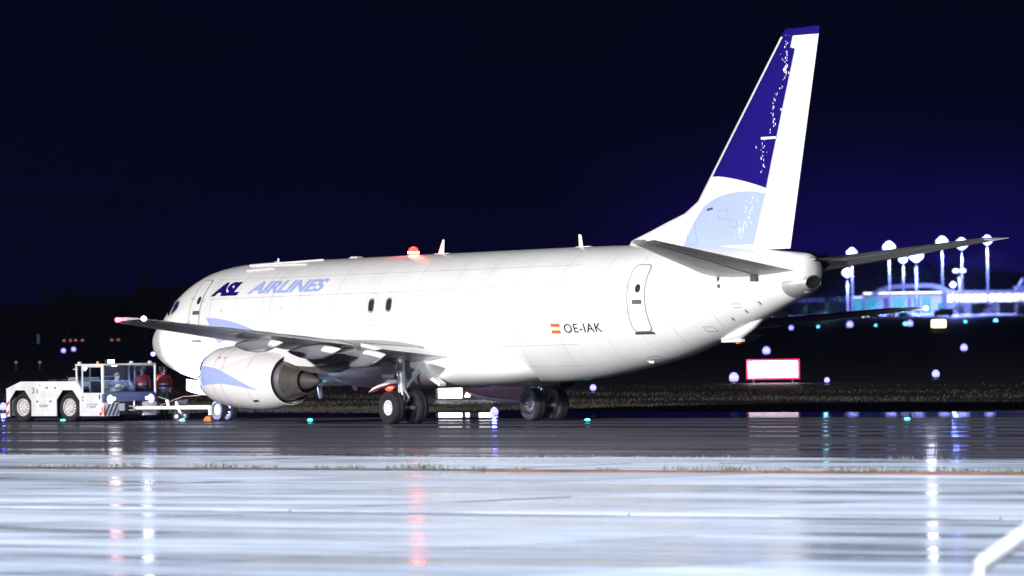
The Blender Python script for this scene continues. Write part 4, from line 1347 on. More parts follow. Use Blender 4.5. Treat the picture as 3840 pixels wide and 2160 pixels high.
# wheels
def tug_wheel(x, sg):
    w = MB().lathe([(p[0], p[1]) for p in tyre_prof(0.47, 0.34, 0.285)], (x, sg * (W2 - 0.22), 0.47), 'y', 44, close=True).build('wheel', M_RUB, tug, angle=40)
    c = (x, sg * (W2 - 0.22), 0.47)
    MB().lathe([(sg * 0.11, 0.292), (sg * 0.145, 0.287), (sg * 0.14, 0.262), (sg * 0.05, 0.245), (sg * 0.035, 0.20), (sg * 0.06, 0.13), (sg * 0.10, 0.12), (sg * 0.11, 0.07), (sg * 0.11, 0.0)], c, 'y', 36).build('rim', M_RIM, w, angle=30)
    for k in range(10):
        a = 2 * math.pi * k / 10
        MB().lathe([(sg * 0.04, 0.02), (sg * 0.075, 0.018), (sg * 0.078, 0.0)], (c[0] + 0.165 * math.cos(a), c[1], c[2] + 0.165 * math.sin(a)), 'y', 8).build('wheel_nut', M_TUGD, w)
    MB().lathe([(-sg * 0.16, 0.28), (-sg * 0.1, 0.2), (-sg * 0.1, 0.0)], c, 'y', 24).build('wheel_back', M_TUGD, w)
for x in (0.706, 2.87):
    for sg in (-1, 1):
        tug_wheel(x, sg)
# cab
XF = 4.50
cab_l = [(3.53, 0.186), (4.46, 0.186), (4.46, 0.30), (3.53, 0.30)]
prismy('cab_sill', cab_l, -W2, -W2 + 0.06, M_TUG)
prismy('cab_sill', cab_l, W2 - 0.06, W2, M_TUG)
MB().box((3.9, 0, 0.27), (1.1, 2 * W2 - 0.14, 0.10)).build('cab_floor', M_TUGD, tug, smooth=False)
for sg in (-1, 1):
    dr = MB().box((3.995, sg * (W2 - 0.02), 0.62), (0.90, 0.05, 0.64)).build('cab_door', M_TUG, tug, bevel=0.008)
    MB().box((4.36, sg * (W2 + 0.012), 0.80), (0.04, 0.03, 0.14)).build('door_handle', M_TUGD, dr, bevel=0.006)
    for z in (0.80, 0.70):
        MB().box((3.585, sg * (W2 + 0.01), z), (0.05, 0.02, 0.06)).build('door_hinge', M_GREYB, dr, bevel=0.004)
    fr = MB()
    for (a, b) in (((3.55, 0.94), (3.55, 1.79)), ((3.55, 1.79), (4.44, 1.79)), ((4.44, 1.79), (4.45, 0.94))):
        fr.tube([(a[0], sg * (W2 - 0.02), a[1]), (b[0], sg * (W2 - 0.02), b[1])], 0.03, 6)
    fr.build('window_frame', M_TUG, dr)
    MB().box((3.995, sg * (W2 - 0.02), 1.365), (0.84, 0.008, 0.83)).build('door_pane', M_TGLASS, dr, smooth=False)
    MB().box((3.92, sg * (W2 - 0.005), 1.365), (0.022, 0.02, 0.80)).build('sliding_pane_edge', M_GREYB, dr, smooth=False)
    prismy('quarter_pane', [(3.345, 1.32), (3.52, 1.10), (3.52, 1.76), (3.335, 1.76)], sg * (W2 - 0.024), sg * (W2 - 0.016), M_TGLASS)
    mb = MB()
    mb.tube([(3.28, sg * (W2 - 0.03), 1.31), (3.265, sg * (W2 - 0.03), 1.80)], 0.035, 6)
    mb.build('rear_pillar', M_TUG, tug)
    mb = MB().tube([(3.28, sg * (W2 - 0.03), 1.31), (3.53, sg * (W2 - 0.03), 1.03), (3.53, sg * (W2 - 0.03), 1.80)], 0.03, 6)
    mb.build('middle_pillar', M_TUG, tug)
    MB().tube([(XF - 0.03, sg * (W2 - 0.035), 0.90), (XF - 0.03, sg * (W2 - 0.035), 1.82)], 0.045, 8).build('front_pillar', M_TUG, tug)
MB().box((3.87, 0, 1.845), (1.28, 2 * W2, 0.06)).build('cab_roof', M_TUG, tug, bevel=0.015)
MB().box((XF - 0.02, 0, 1.365), (0.01, 2 * W2 - 0.16, 0.84)).build('windscreen', M_TGLASS, tug, smooth=False)
MB().box((3.27, 0, 1.56), (0.01, 2 * W2 - 0.16, 0.46)).build('rear_pane', M_TGLASS, tug, smooth=False)
MB().tube([(XF + 0.01, 0.25, 0.98), (XF + 0.012, 0.28, 1.74)], 0.012, 6).build('wiper', M_TUGD, tug)
MB().box((XF - 0.02, 0, 0.79), (0.05, 2 * W2 - 0.04, 0.30)).build('front_panel', M_TUGB, tug, bevel=0.01)
bump = MB().box((XF - 0.03, -0.86, 0.40), (0.09, 0.72, 0.44)).build('bumper', M_TWHT, tug, bevel=0.008)
for k in range(4):
    y0 = -1.20 + k * 0.18
    MB().prism([(y0, 0.20), (y0 + 0.075, 0.20), (y0 + 0.31, 0.60), (y0 + 0.235, 0.60)] if k < 3 else [(y0, 0.20), (y0 + 0.06, 0.20), (y0 + 0.12, 0.30), (y0 + 0.12, 0.40)], 'x', XF + 0.016, XF + 0.022).build('warning_stripe', M_TNAV, bump, smooth=False)
MB().prism([(XF - 0.16, 0.20), (XF - 0.08, 0.20), (XF - 0.02, 0.32), (XF - 0.02, 0.50), (XF - 0.16, 0.34)], 'y', -W2 - 0.004, -W2 + 0.002).build('warning_stripe', M_TRED, bump, smooth=False)
MB().prism([(-1.225, 0.22), (-1.14, 0.40), (-1.14, 0.55), (-1.225, 0.38)], 'x', XF + 0.0165, XF + 0.0225).build('warning_stripe', M_TRED, bump, smooth=False)
bump2 = MB().box((XF - 0.03, 0.92, 0.40), (0.09, 0.60, 0.44)).build('bumper', M_TWHT, tug, bevel=0.008)
MB().box((XF - 0.10, 0.06, 0.47), (0.10, 1.14, 0.34)).build('coupling_recess', M_TUGD, tug, bevel=0.01)
MB().box((XF + 0.0, -0.37, 0.46), (0.02, 0.26, 0.24)).build('number_plate', M_TWHT, tug, bevel=0.004)
MB().box((XF + 0.05, 0.12, 0.48), (0.16, 0.30, 0.04)).build('coupling_jaw', M_STRUT, tug, bevel=0.008)
MB().box((XF + 0.05, 0.12, 0.36), (0.16, 0.30, 0.04)).build('coupling_jaw', M_STRUT, tug, bevel=0.008)
MB().tube([(XF + 0.08, 0.12, 0.32), (XF + 0.08, 0.12, 0.66)], 0.022, 8).build('coupling_pin', M_STEEL, tug)
MB().tube([(XF + 0.08, 0.06, 0.72), (XF + 0.08, 0.06, 0.64), (XF + 0.08, 0.18, 0.64), (XF + 0.08, 0.18, 0.72)], 0.014, 6).build('pin_grip', M_TRED, tug)
# lamps
M_HEAD = emat('headlight_lens', (0.60, 0.64, 1.0), 5.0)
M_WORK = emat('work_light_lens', (1.0, 0.93, 0.55), 5.0)
for y in (-0.92, 0.95):
    h = MB().lathe([(-0.05, 0.155), (0.02, 0.16), (0.02, 0.145)], (XF + 0.005, y, 0.72), 'x', 20).build('headlight', M_TUGD, tug)
    MB().lathe([(0.012, 0.145), (0.035, 0.10), (0.045, 0.0)], (XF + 0.008, y, 0.72), 'x', 20).build('headlight_lens', M_HEAD, h)
    MB().lathe([(0.012, 0.06), (0.02, 0.0)], (XF + 0.008, y + (0.20 if y < 0 else -0.20), 0.74), 'x', 14).build('spot_lens', M_HEAD, h)
wl = MB().box((XF - 0.10, -0.80, 1.95), (0.12, 0.34, 0.13)).build('work_light', M_TUGD, tug, bevel=0.01)
MB().box((XF - 0.035, -0.80, 1.95), (0.02, 0.30, 0.11)).build('work_light_lens', M_WORK, wl, bevel=0.004)
MB().box((XF - 0.13, -0.80, 1.885), (0.05, 0.05, 0.05)).build('lamp_bracket', M_TUGD, wl)
for x, y in ((3.32, -1.1), (XF - 0.06, 0.15), (XF - 0.06, 1.0)):
    MB().box((x, y, 1.90), (0.10, 0.09, 0.09)).build('roof_marker', M_TUG, tug, bevel=0.01)
MB().tube([(3.28, -1.12, 1.70), (3.05, -1.12, 1.705)], 0.018, 6).build('rear_lamp_arm', M_TUG, tug)
MB().lathe([(0, 0.05), (0.07, 0.045), (0.09, 0.0)], (3.75, -0.7, 1.875), 'z', 12).build('beacon', mat('amber_lens', (0.7, 0.25, 0.02), 0.2), tug)
mr_ = MB().tube([(XF, 1.22, 1.78), (XF + 0.05, 1.36, 1.74), (XF + 0.05, 1.36, 1.45)], 0.012, 6).build('mirror_arm', M_TUGD, tug)
MB().box((XF + 0.05, 1.40, 1.62), (0.05, 0.16, 0.24)).build('mirror', M_CHROME, mr_, bevel=0.01)
def tw_(x, y, z):
    return (TO[0] + TG[0] * x + TL[0] * y, TO[1] + TG[1] * x + TL[1] * y, z)
for y in (-0.92, 0.95):
    spot('headlight_beam', (XF + 0.12, y, 0.72), (XF + 6, y + 0.8, 0.45), 3200, (0.52, 0.58, 1.0), 85, 0.9, 0.50, tug)
spot('work_light_beam', (XF + 0.10, -0.80, 1.95), (XF + 6, -0.2, 0.9), 500, (1.0, 0.93, 0.72), 110, 0.9, 0.22, tug)
# inside the cab
for y in (-0.55, 0.12):
    st_ = MB().box((3.72, y, 0.70), (0.46, 0.46, 0.12)).build('seat', M_SEAT, tug, bevel=0.03)
    MB().box((3.52, y, 1.02), (0.10, 0.44, 0.56)).build('seat_back', M_SEAT, st_, bevel=0.03)
MB().box((4.32, 0.0, 0.90), (0.24, 2.1, 0.16)).build('dashboard', M_SEAT, tug, bevel=0.03)
swc = np.array([4.13, 0.12, 1.12])
mb = MB()
mb.tube([swc + np.array([0.055 * math.sin(a), 0.18 * math.cos(a), 0.15 * math.sin(a)]) for a in np.linspace(0, 2 * math.pi, 21)], 0.014, 6)
sw = mb.build('steering_wheel', M_TUGD, tug)
MB().tube([swc + np.array([0.0, 0, 0]), swc + np.array([0.20, 0, -0.2])], 0.022, 8).build('steering_column', M_TUGD, sw)
MB().box((4.25, -0.95, 1.64), (0.06, 0.16, 0.16)).build('control_box', M_GREYB, tug, bevel=0.008)
MB().box((4.30, -0.78, 1.47), (0.16, 0.34, 0.02)).build('clipboard_shelf', M_TWHT, tug)
point('cab_dome_light', (3.95, -0.15, 1.72), 22, (0.75, 0.82, 1.0), 0.08, tug)
MB().box((3.95, -0.15, 1.80), (0.16, 0.10, 0.025)).build('dome_lamp', emat('dome_lamp_lens', (0.8, 0.85, 1.0), 6.0), tug)
# writing on the tug
text_flat('lettering', '3', M_BLACK, tug, (1.215, -W2 - 0.004, 0.925), (1, 0, 0), (0, 0, 1), 0.115, 0.195)
text_flat('lettering', 'SCHOPF', M_TUGD, tug, (1.565, -W2 - 0.020, 0.475), (1, 0, 0), (0, 0, 1), 0.405, 0.085, spacing=0.9)
text_flat('lettering', 'STUTTGART', M_TNAV, tug, (3.88, -W2 - 0.010, 0.53), (1, 0, 0), (0, 0, 1), 0.40, 0.062)
text_flat('lettering', 'AIRPORT', M_TNAV, tug, (3.88, -W2 - 0.010, 0.445), (1, 0, 0), (0, 0, 1), 0.30, 0.062)
for k in range(3):
    x0, z0 = 3.755 + 0.012 * k, 0.525 - 0.035 * k
    MB().add([(x0, -W2 - 0.010, z0), (x0 + 0.05, -W2 - 0.010, z0 + 0.02), (x0 + 0.095 - 0.012 * k, -W2 - 0.010, z0 + 0.085), (x0 + 0.055, -W2 - 0.010, z0 + 0.05)], [(0, 1, 2, 3)]).build('emblem', M_TNAV, tug, smooth=False, fixn=False)
MB().box((1.455, -W2 - 0.004, 1.00), (0.035, 0.006, 0.155)).build('level_gauge', M_TUGD, tug)
MB().lathe([(-0.006, 0.0), (-0.006, 0.022), (0.0, 0.022)], (1.592, -W2, 1.185), 'y', 12).build('filler_cap', M_TUGD, tug)

# ---- tow bar between the tug's jaw and the nose gear
p0 = np.array(tw_(XF + 0.10, 0.12, 0.42))
p1 = np.array([3.72, -0.02, 0.42])
dv = p1 - p0
Lb = np.linalg.norm(dv)
tb = empty('tow_bar', (p0[0], p0[1], 0), math.atan2(dv[1], dv[0]), 'white towing bar on small wheels between tug and nose wheels', 'tow bar')
M_BAR = mat('tow_bar_white', (0.80, 0.80, 0.80), 0.35, var=0.08, vscale=6)
MB().tube([(0.06, 0, 0.42), (Lb * 0.50, 0, 0.42)], 0.062, 14).build('bar_tube', M_BAR, tb)
MB().tube([(Lb * 0.49, 0, 0.42), (Lb * 0.90, 0, 0.42)], 0.072, 14).build('bar_sleeve', M_BAR, tb)
MB().tube([(-0.04, 0, 0.42), (0.10, 0, 0.42)], [0.045, 0.06], 12).build('tow_eye', M_STEEL, tb)
MB().box((Lb * 0.93, 0, 0.40), (0.26, 0.40, 0.10)).build('nose_fitting', M_BAR, tb, bevel=0.02)
MB().box((Lb * 0.90, -0.02, 0.27), (0.10, 0.10, 0.20)).build('shear_pin_block', M_BAR, tb, bevel=0.01)
MB().tube([(Lb * 0.40, 0, 0.44), (Lb * 0.39, 0, 0.68)], [0.055, 0.05], 12).build('pump_body', M_BAR, tb)
MB().tube([(Lb * 0.39, 0, 0.68), (Lb * 0.28, 0, 0.78)], 0.018, 8).build('pump_handle', M_STEEL, tb)
MB().tube([(Lb * 0.50, -0.05, 0.62), (Lb * 0.55, -0.05, 0.22)], [0.045, 0.05], 10).build('wheel_arm', M_BAR, tb)
MB().tube([(Lb * 0.55, -0.36, 0.14), (Lb * 0.55, 0.36, 0.14)], 0.025, 8).build('axle', M_STRUT, tb)
MB().box((Lb * 0.56, 0.12, 0.60), (0.34, 0.14, 0.14)).build('hydraulic_unit', M_TUGD, tb, bevel=0.02)
for y in (-0.36, 0.36):
    w = MB().lathe(tyre_prof(0.14, 0.09, 0.06), (Lb * 0.55, y, 0.14), 'y', 24, close=True).build('wheel', M_RUB, tb)
    MB().lathe([(-0.05, 0.062), (-0.052, 0.03), (-0.05, 0.0)], (Lb * 0.55, y, 0.14), 'y', 14).build('hub', M_BAR, w)
    MB().lathe([(0.05, 0.062), (0.052, 0.03), (0.05, 0.0)], (Lb * 0.55, y, 0.14), 'y', 14).build('hub', M_BAR, w)
MB().tube([(Lb * 0.3, 0.02, 0.50), (Lb * 0.55, 0.2, 0.78), (Lb * 0.75, 0.1, 0.80), (Lb * 0.98, 0.0, 1.0)], 0.012, 6).build('bypass_cable', mat('cable_pink', (0.5, 0.28, 0.28), 0.6), tb)
# chock by the nose wheel
ck = atz(783, 1579, 0)
MB().prism([(-0.14, 0), (0.14, 0), (0.11, 0.10), (0.04, 0.17), (-0.06, 0.15), (-0.12, 0.08)], 'y', -0.11, 0.11).build('wheel_chock', mat('chock_orange', (0.62, 0.20, 0.03), 0.6, var=0.4, vscale=8), None, bevel=0.015)
chock = bpy.data.objects['wheel_chock']
chock.location = (ck[0], ck[1], 0)
chock.rotation_euler = (0, 0, 0.5)
tag(chock, 'orange wheel chock lying in front of the nose wheels', 'chock')

# ---- people
M_SKIN = mat('skin', (0.52, 0.33, 0.25), 0.5)
M_HAIR = mat('dark_hair', (0.03, 0.022, 0.018), 0.7)
M_NAVYSH = mat('navy_shirt', (0.03, 0.05, 0.16), 0.7)
M_VEST = mat('hi_vis_yellow', (0.62, 0.72, 0.22), 0.6, var=0.12, vscale=9)
M_REDJ = mat('hi_vis_red', (0.62, 0.05, 0.03), 0.6, var=0.15, vscale=8)
M_BAND = mat('reflective_band', (0.72, 0.72, 0.72), 0.3, metal=0.3)
M_TROU = mat('khaki_trousers', (0.26, 0.24, 0.15), 0.75, var=0.2, vscale=8)
M_DTROU = mat('dark_trousers', (0.02, 0.025, 0.05), 0.75)
M_BOOT = mat('black_boots', (0.015, 0.014, 0.013), 0.5)
def skin_mesh(verts, edges, radii, root=0, sub=2):
    me = bpy.data.meshes.new('tmp')
    me.from_pydata([tuple(v) for v in verts], edges, [])
    ob = bpy.data.objects.new('tmp', me)
    COL.objects.link(ob)
    ob.modifiers.new('skin', 'SKIN').use_smooth_shade = True
    lay = me.skin_vertices[0].data
    for i, r_ in enumerate(radii):
        lay[i].radius = (r_, r_) if np.isscalar(r_) else r_
        lay[i].use_root = (i == root)
    ss = ob.modifiers.new('sub', 'SUBSURF')
    ss.levels = sub
    dg = bpy.context.evaluated_depsgraph_get()
    out = bpy.data.meshes.new_from_object(ob.evaluated_get(dg))
    bpy.data.objects.remove(ob, do_unlink=True)
    return out
def chain(pts, radii):
    return pts, [(i, i + 1) for i in range(len(pts) - 1)], radii
def merge(parts):
    """parts: list of (points, radii, attach index or None) -> one graph"""
    V, E, R = [], [], []
    for pts, rad, att in parts:
        b = len(V)
        V += [tuple(p) for p in pts]
        R += list(rad)
        E += [(b + i, b + i + 1) for i in range(len(pts) - 1)]
        if att is not None:
            E.append((att, b))
    return V, E, R
def place(me, name, m, parent):
    me.name = name
    me.materials.clear()
    me.materials.append(m)
    me.shade_smooth()
    return link(bpy.data.objects.new(name, me), parent)
def hand(wrist, d, side_, fold=0.45):
    """palm + five fingers as short chains; d = pointing direction, side_ = towards the thumb"""
    d = np.array(d, float); d /= np.linalg.norm(d)
    s = np.array(side_, float); s -= d * s.dot(d); s /= np.linalg.norm(s)
    nrm = np.cross(d, s)
    w = np.array(wrist, float)
    palm = w + d * 0.075
    out = [([palm], [0.030], 'w')]
    for k, ln in enumerate((0.070, 0.080, 0.074, 0.058)):
        b = palm + s * (0.032 - 0.021 * k) + d * 0.02
        k1 = b + d * ln * 0.5 - nrm * ln * 0.15 * fold
        k2 = k1 + (d * (1 - fold) - nrm * fold) * ln * 0.5
        out.append(([b, k1, k2], [0.0095, 0.0088, 0.0075], 'p'))
    t0 = w + d * 0.03 + s * 0.035
    t1 = t0 + (d * 0.7 + s * 0.6) * 0.03
    out.append(([t0, t1, t1 + (d * 0.8 - nrm * 0.3) * 0.026], [0.012, 0.0105, 0.0085], 'w'))
    return out
def person(loc, rz, label, pose, top_m, vest_m, leg_m, hair_m, cat='person', base_z=0.0):
    """local frame: faces +x, y to the left; pose gives joint positions in metres"""
    root = empty('person', (loc[0], loc[1], base_z), rz, label, cat)
    J = {k: np.array(v, float) for k, v in pose.items()}
    pel, chest, neck, head = J['pelvis'], J['chest'], J['neck'], J['head']
    parts = [([pel, (pel + chest) / 2, chest, neck, head - np.array([0.0, 0, 0.09]), head, head + np.array([-0.01, 0, 0.075])],
              [0.13, 0.125, 0.14, 0.055, 0.075, 0.098, 0.075], None)]
    idx = 7
    def add(pts, rad, att):
        nonlocal idx
        parts.append((pts, rad, att))
        st0 = idx
        idx += len(pts)
        return st0
    add([head + np.array([0.085, 0, -0.035]), head + np.array([0.115, 0, -0.045])], [0.022, 0.014], 5)      # nose
    for sg, sd in ((1, 'l'), (-1, 'r')):
        sh, el, wr = J['sho_' + sd], J['elb_' + sd], J['wri_' + sd]
        a = add([sh, (sh + el) / 2, el, (el + wr) / 2, wr], [0.062, 0.050, 0.043, 0.036, 0.026], 2)
        d = wr - el
        pw = None
        for pts, rad, where in hand(wr, d, np.array([0.2, -sg * 0.7, 0.6])):
            k = add(pts, rad, a + 4 if where == 'w' else pw)
            if pw is None:
                pw = k
        hp, kn, an, to = J['hip_' + sd], J['kne_' + sd], J['ank_' + sd], J['toe_' + sd]
        add([hp, (hp + kn) / 2, kn, (kn + an) / 2, an, to], [0.088, 0.078, 0.056, 0.052, 0.040, 0.032], 0)
    V, E, R = merge(parts)
    body = place(skin_mesh(V, E, R, 0, 1), 'body', M_SKIN, root)
    # clothes, each a shell of its own around the same joints
    sl = 0.5 if vest_m is M_VEST else 1.0
    P = [([pel + np.array([0, 0, -0.02]), (pel + chest) / 2, chest, neck - np.array([0, 0, 0.045])], [0.155, 0.150, 0.165, 0.085], None)]
    k = 4
    for sd in ('l', 'r'):
        sh, el, wr = J['sho_' + sd], J['elb_' + sd], J['wri_' + sd]
        end = el + (wr - el) * (0.9 if sl == 1.0 else 0.05)
        mid = (sh + el) / 2
        pts = [sh, mid, el, end] if sl == 1.0 else [sh, mid, end]
        P.append((pts, [0.080, 0.068, 0.060, 0.045][:len(pts)], 2))
    V, E, R = merge(P)
    place(skin_mesh(V, E, R, 0, 1), 'shirt' if sl != 1.0 else 'jacket', top_m, root)
    if sl != 1.0:
        V, E, R = merge([([pel, (pel + chest) / 2, chest, chest + (neck - chest) * 0.45], [0.195, 0.190, 0.205, 0.16], None)])
        place(skin_mesh(V, E, R, 0, 1), 'safety_vest', vest_m, root)
    for zf in (0.25, 0.62):
        c = pel + (chest - pel) * zf
        mb = MB().tube([c + np.array([0, 0, -0.025]), c + np.array([0, 0, 0.025])], 0.182, 20, cap=False)
        mb.build('reflective_band', M_BAND, root)
    for sd in ('l', 'r'):
        hp, kn, an, to = J['hip_' + sd], J['kne_' + sd], J['ank_' + sd], J['toe_' + sd]
        V, E, R = merge([([pel - np.array([0, 0, 0.02]), hp, (hp + kn) / 2, kn, (kn + an) / 2, an + (kn - an) * 0.08], [0.12, 0.105, 0.093, 0.076, 0.075, 0.070], None)])
        place(skin_mesh(V, E, R, 0, 1), 'trouser_leg', leg_m, root)
        V, E, R = merge([([an + np.array([0, 0, 0.05]), an, (an + to) / 2 - np.array([0, 0, 0.01]), to], [0.062, 0.058, 0.05, 0.042], None)])
        place(skin_mesh(V, E, R, 1, 1), 'boot', M_BOOT, root)
    MB().lathe([(-0.02, 0.106), (0.03, 0.108), (0.075, 0.09), (0.11, 0.05), (0.122, 0.0)], tuple(head + np.array([-0.014, 0, 0.01])), 'z', 18).build('hair', hair_m, root)
    for sg in (-1, 1):
        MB().lathe([(-0.008, 0.0), (0.0, 0.013), (0.008, 0.0)], tuple(head + np.array([0.088, sg * 0.034, 0.0])), 'x', 8).build('eye', M_HAIR, root)
        MB().lathe([(-0.012, 0.0), (0.0, 0.028), (0.012, 0.0)], tuple(head + np.array([-0.005, sg * 0.098, -0.02])), 'y', 8).build('ear', M_SKIN, root)
    MB().box(tuple(head + np.array([0.090, 0, -0.072])), (0.012, 0.045, 0.010)).build('mouth', mat('lips', (0.36, 0.14, 0.12), 0.5), root)
    return root
stand = lambda dx: dict(pelvis=(0, 0, 0.93), chest=(0.01, 0, 1.30), neck=(0.02, 0, 1.50), head=(0.045, 0, 1.63),
    sho_l=(0, 0.19, 1.42), elb_l=(-0.03, 0.25, 1.14), wri_l=(0.14, 0.24, 0.98), sho_r=(0, -0.19, 1.42), elb_r=(-0.05, -0.25, 1.14), wri_r=(0.10, -0.25, 0.93),
    hip_l=(0, 0.09, 0.90), kne_l=(0.10 * dx + 0.04, 0.10, 0.50), ank_l=(0.16 * dx, 0.10, 0.085), toe_l=(0.16 * dx + 0.15, 0.11, 0.045),
    hip_r=(0, -0.09, 0.90), kne_r=(-0.04 * dx + 0.04, -0.10, 0.50), ank_r=(-0.20 * dx, -0.10, 0.085), toe_r=(-0.20 * dx + 0.15, -0.11, 0.045))
sit = dict(pelvis=(0, 0, 0.80), chest=(0.04, 0, 1.13), neck=(0.07, 0, 1.31), head=(0.11, 0, 1.44),
    sho_l=(0.05, 0.18, 1.24), elb_l=(0.16, 0.24, 1.03), wri_l=(0.36, 0.15, 1.08), sho_r=(0.05, -0.18, 1.24), elb_r=(0.15, -0.25, 1.03), wri_r=(0.36, -0.15, 1.08),
    hip_l=(0.05, 0.10, 0.79), kne_l=(0.45, 0.13, 0.80), ank_l=(0.50, 0.13, 0.42), toe_l=(0.64, 0.13, 0.37),
    hip_r=(0.05, -0.10, 0.79), kne_r=(0.45, -0.13, 0.80), ank_r=(0.50, -0.13, 0.42), toe_r=(0.64, -0.13, 0.37))
person(tw_(3.70, 0.12, 0), TA_, 'driver in yellow-green safety vest at the wheel inside the tug cab', sit, M_NAVYSH, M_VEST, M_DTROU, M_HAIR, base_z=0.03)
c1 = atz(536, 1572, 0)
c2 = atz(617, 1571, 0)
person((c1[0], c1[1]), TA_ - 0.6, 'ground crew in red jacket standing behind the tug cab, seen through its glass', stand(1.2), M_REDJ, None, M_TROU, M_HAIR)
person((c2[0], c2[1]), TA_ - 1.0, 'ground crew in red jacket standing between the tug and the tow bar', stand(0.8), M_REDJ, None, M_TROU, M_HAIR)
# ================================================================== AIRFIELD LIGHTS AND SIGNS
M_BLUEL = emat('blue_lamp_glass', (0.26, 0.26, 1.0), 2.8)
M_BLUEC = emat('blue_lamp_core', (0.30, 0.30, 1.0), 3.0)
M_GRNL = emat('green_lamp_lens', (0.05, 0.9, 0.75), 14.0)
M_FIXT = mat('lamp_fixture_grey', (0.20, 0.20, 0.22), 0.5)
def edge_light(P, label, r=0.11, power=0.0, group='blue taxiway edge lamps', stem=0.10):
    o = empty('taxiway_edge_light', (P[0], P[1], P[2]), 0.0, label, 'edge light', group)
    MB().lathe([(0.0, 0.0), (0.0, 0.14), (0.02, 0.14), (0.03, 0.05)], (0, 0, 0), 'z', 14).build('base_plate', M_FIXT, o)
    MB().tube([(0, 0, 0.02), (0, 0, stem)], 0.03, 8).build('stem', M_FIXT, o)
    MB().lathe([(0.0, r * 0.75), (r * 0.4, r), (r * 1.3, r * 0.92), (r * 1.8, r * 0.55), (r * 1.95, 0.0)], (0, 0, stem), 'z', 14).build('blue_lens', M_BLUEL, o)
    MB().lathe([(r * 0.62 * (1 - math.cos(t_)), r * 1.03 * math.sin(t_) ** 0.6) for t_ in np.linspace(0.02, math.pi - 0.02, 11)], (0, 0, stem + r * 0.28), 'z', 14).build('lamp_core', M_BLUEC, o)
    if power:
        point('edge_lamp_light', (0, 0, stem + r * 2.6), power, (0.12, 0.12, 1.0), 0.08, o)
    return o
def gz(d):
    return -0.09
for (px, py, r, pw, lab) in (
        (1853, 1523, 0.13, 60, 'blue edge lamp glowing on the grass verge below the white belly, between the main wheels'),
        (2224, 1438, 0.13, 0, 'blue edge lamp half hidden under the rear belly right of the wheels'),
        (2752, 1407, 0.22, 0, 'blue edge lamp directly left of the red-rimmed runway sign'),
        (2874, 1313, 0.30, 0, 'blue edge lamp just above the red-rimmed runway sign'),
        (3101, 1410, 0.12, 0, 'faint small blue edge lamp right of the red-rimmed runway sign'),
        (3509, 1391, 0.18, 0, 'blue edge lamp on dark grass, lower of the pair at far right'),
        (3615, 1301, 0.28, 0, 'blue edge lamp on dark grass, upper of the pair at far right'),
        (12, 1508, 0.14, 40, 'blue edge lamp shining behind the rear end of the tug'),
        (238, 1312, 0.24, 0, 'blue edge lamp far out in the dark field, left one of two above the tug'),
        (276, 1307, 0.24, 0, 'blue edge lamp far out in the dark field, right one of two above the tug'),
        (2967, 1231, 0.45, 0, 'tiny blue lamp under the far wing close to the tail'),
        (3187, 1222, 0.75, 0, 'bright blue-white lamp below the middle of the far wing'),
        (3412, 1218, 0.75, 0, 'bright blue-white lamp left of the yellowish lit sign')):
    P = atz(px, py + 0, 0.30)
    edge_light((P[0], P[1], -0.09 if r < 0.4 else -0.09), lab, r, pw)
def centre_light(P, label, r, group):
    o = empty('taxiway_centre_light', (P[0], P[1], P[2]), 0.0, label, 'centreline light', group)
    MB().lathe([(0.0, 0.0), (0.0, r * 2.2), (0.012, r * 2.0), (0.018, r * 1.3)], (0, 0, 0), 'z', 16).build('rim', M_FIXT, o)
    MB().lathe([(0.0, r * 1.25), (0.03, r), (0.05, 0.0)], (0, 0, 0.012), 'z', 14).build('green_lens', M_GRNL, o)
    return o
gl = ['green inset lamp between the wheels of the tug', 'green inset lamp under the small wheels of the tow bar', 'green inset lamp in the asphalt below the engine exhaust', 'green inset lamp in the asphalt right of the far main wheels', 'green inset lamp in the asphalt at far right beside the lamp reflection']
for (px, py), lab in zip(((236, 1579), (683, 1578), (1163, 1577), (2203, 1577), (3402, 1573)), gl):
    centre_light(atz(px, py, 0.004), lab, 0.07, 'green taxiway centreline lamps')
M_GRNF = emat('far_green_lens', (0.12, 0.75, 0.95), 5.0)
def far_green(px, py, r, lab):
    P = atz(px, py, 0.3)
    o = empty('distant_taxiway_lamp', (P[0], P[1], -0.09), 0.0, lab, 'taxiway lamp', 'distant green taxiway lamps')
    MB().tube([(0, 0, 0), (0, 0, 0.2)], 0.05, 8).build('stem', M_FIXT, o)
    MB().lathe([(-r, 0.0), (-r * 0.6, r * 0.8), (0, r), (r * 0.6, r * 0.8), (r, 0.0)], (0, 0, 0.2 + r), 'z', 12).build('green_lens', M_GRNF, o)
for (px, py, r, lab) in ((3068, 1226, .26, 'faint green lamp just below the far wing near the tail'), (3261, 1204, .55, 'green lamp on the lit strip below mid far wing'), (3284, 1221, .26, 'faint green lamp right of the bright lamp below the far wing'),
                         (3394, 1217, .42, 'green lamp touching the bright lamp left of the yellowish sign'), (3631, 1190, .8, 'green lamp on the lit strip right above the yellowish sign'), (3620, 1211, .45, 'dim green lamp just right of the yellowish sign'), (3734, 1209, .6, 'green lamp near the right edge below the lit strip'), (3753, 1186, 1.0, 'green lamp near the right edge on the lit strip')):
    far_green(px, py, r, lab)
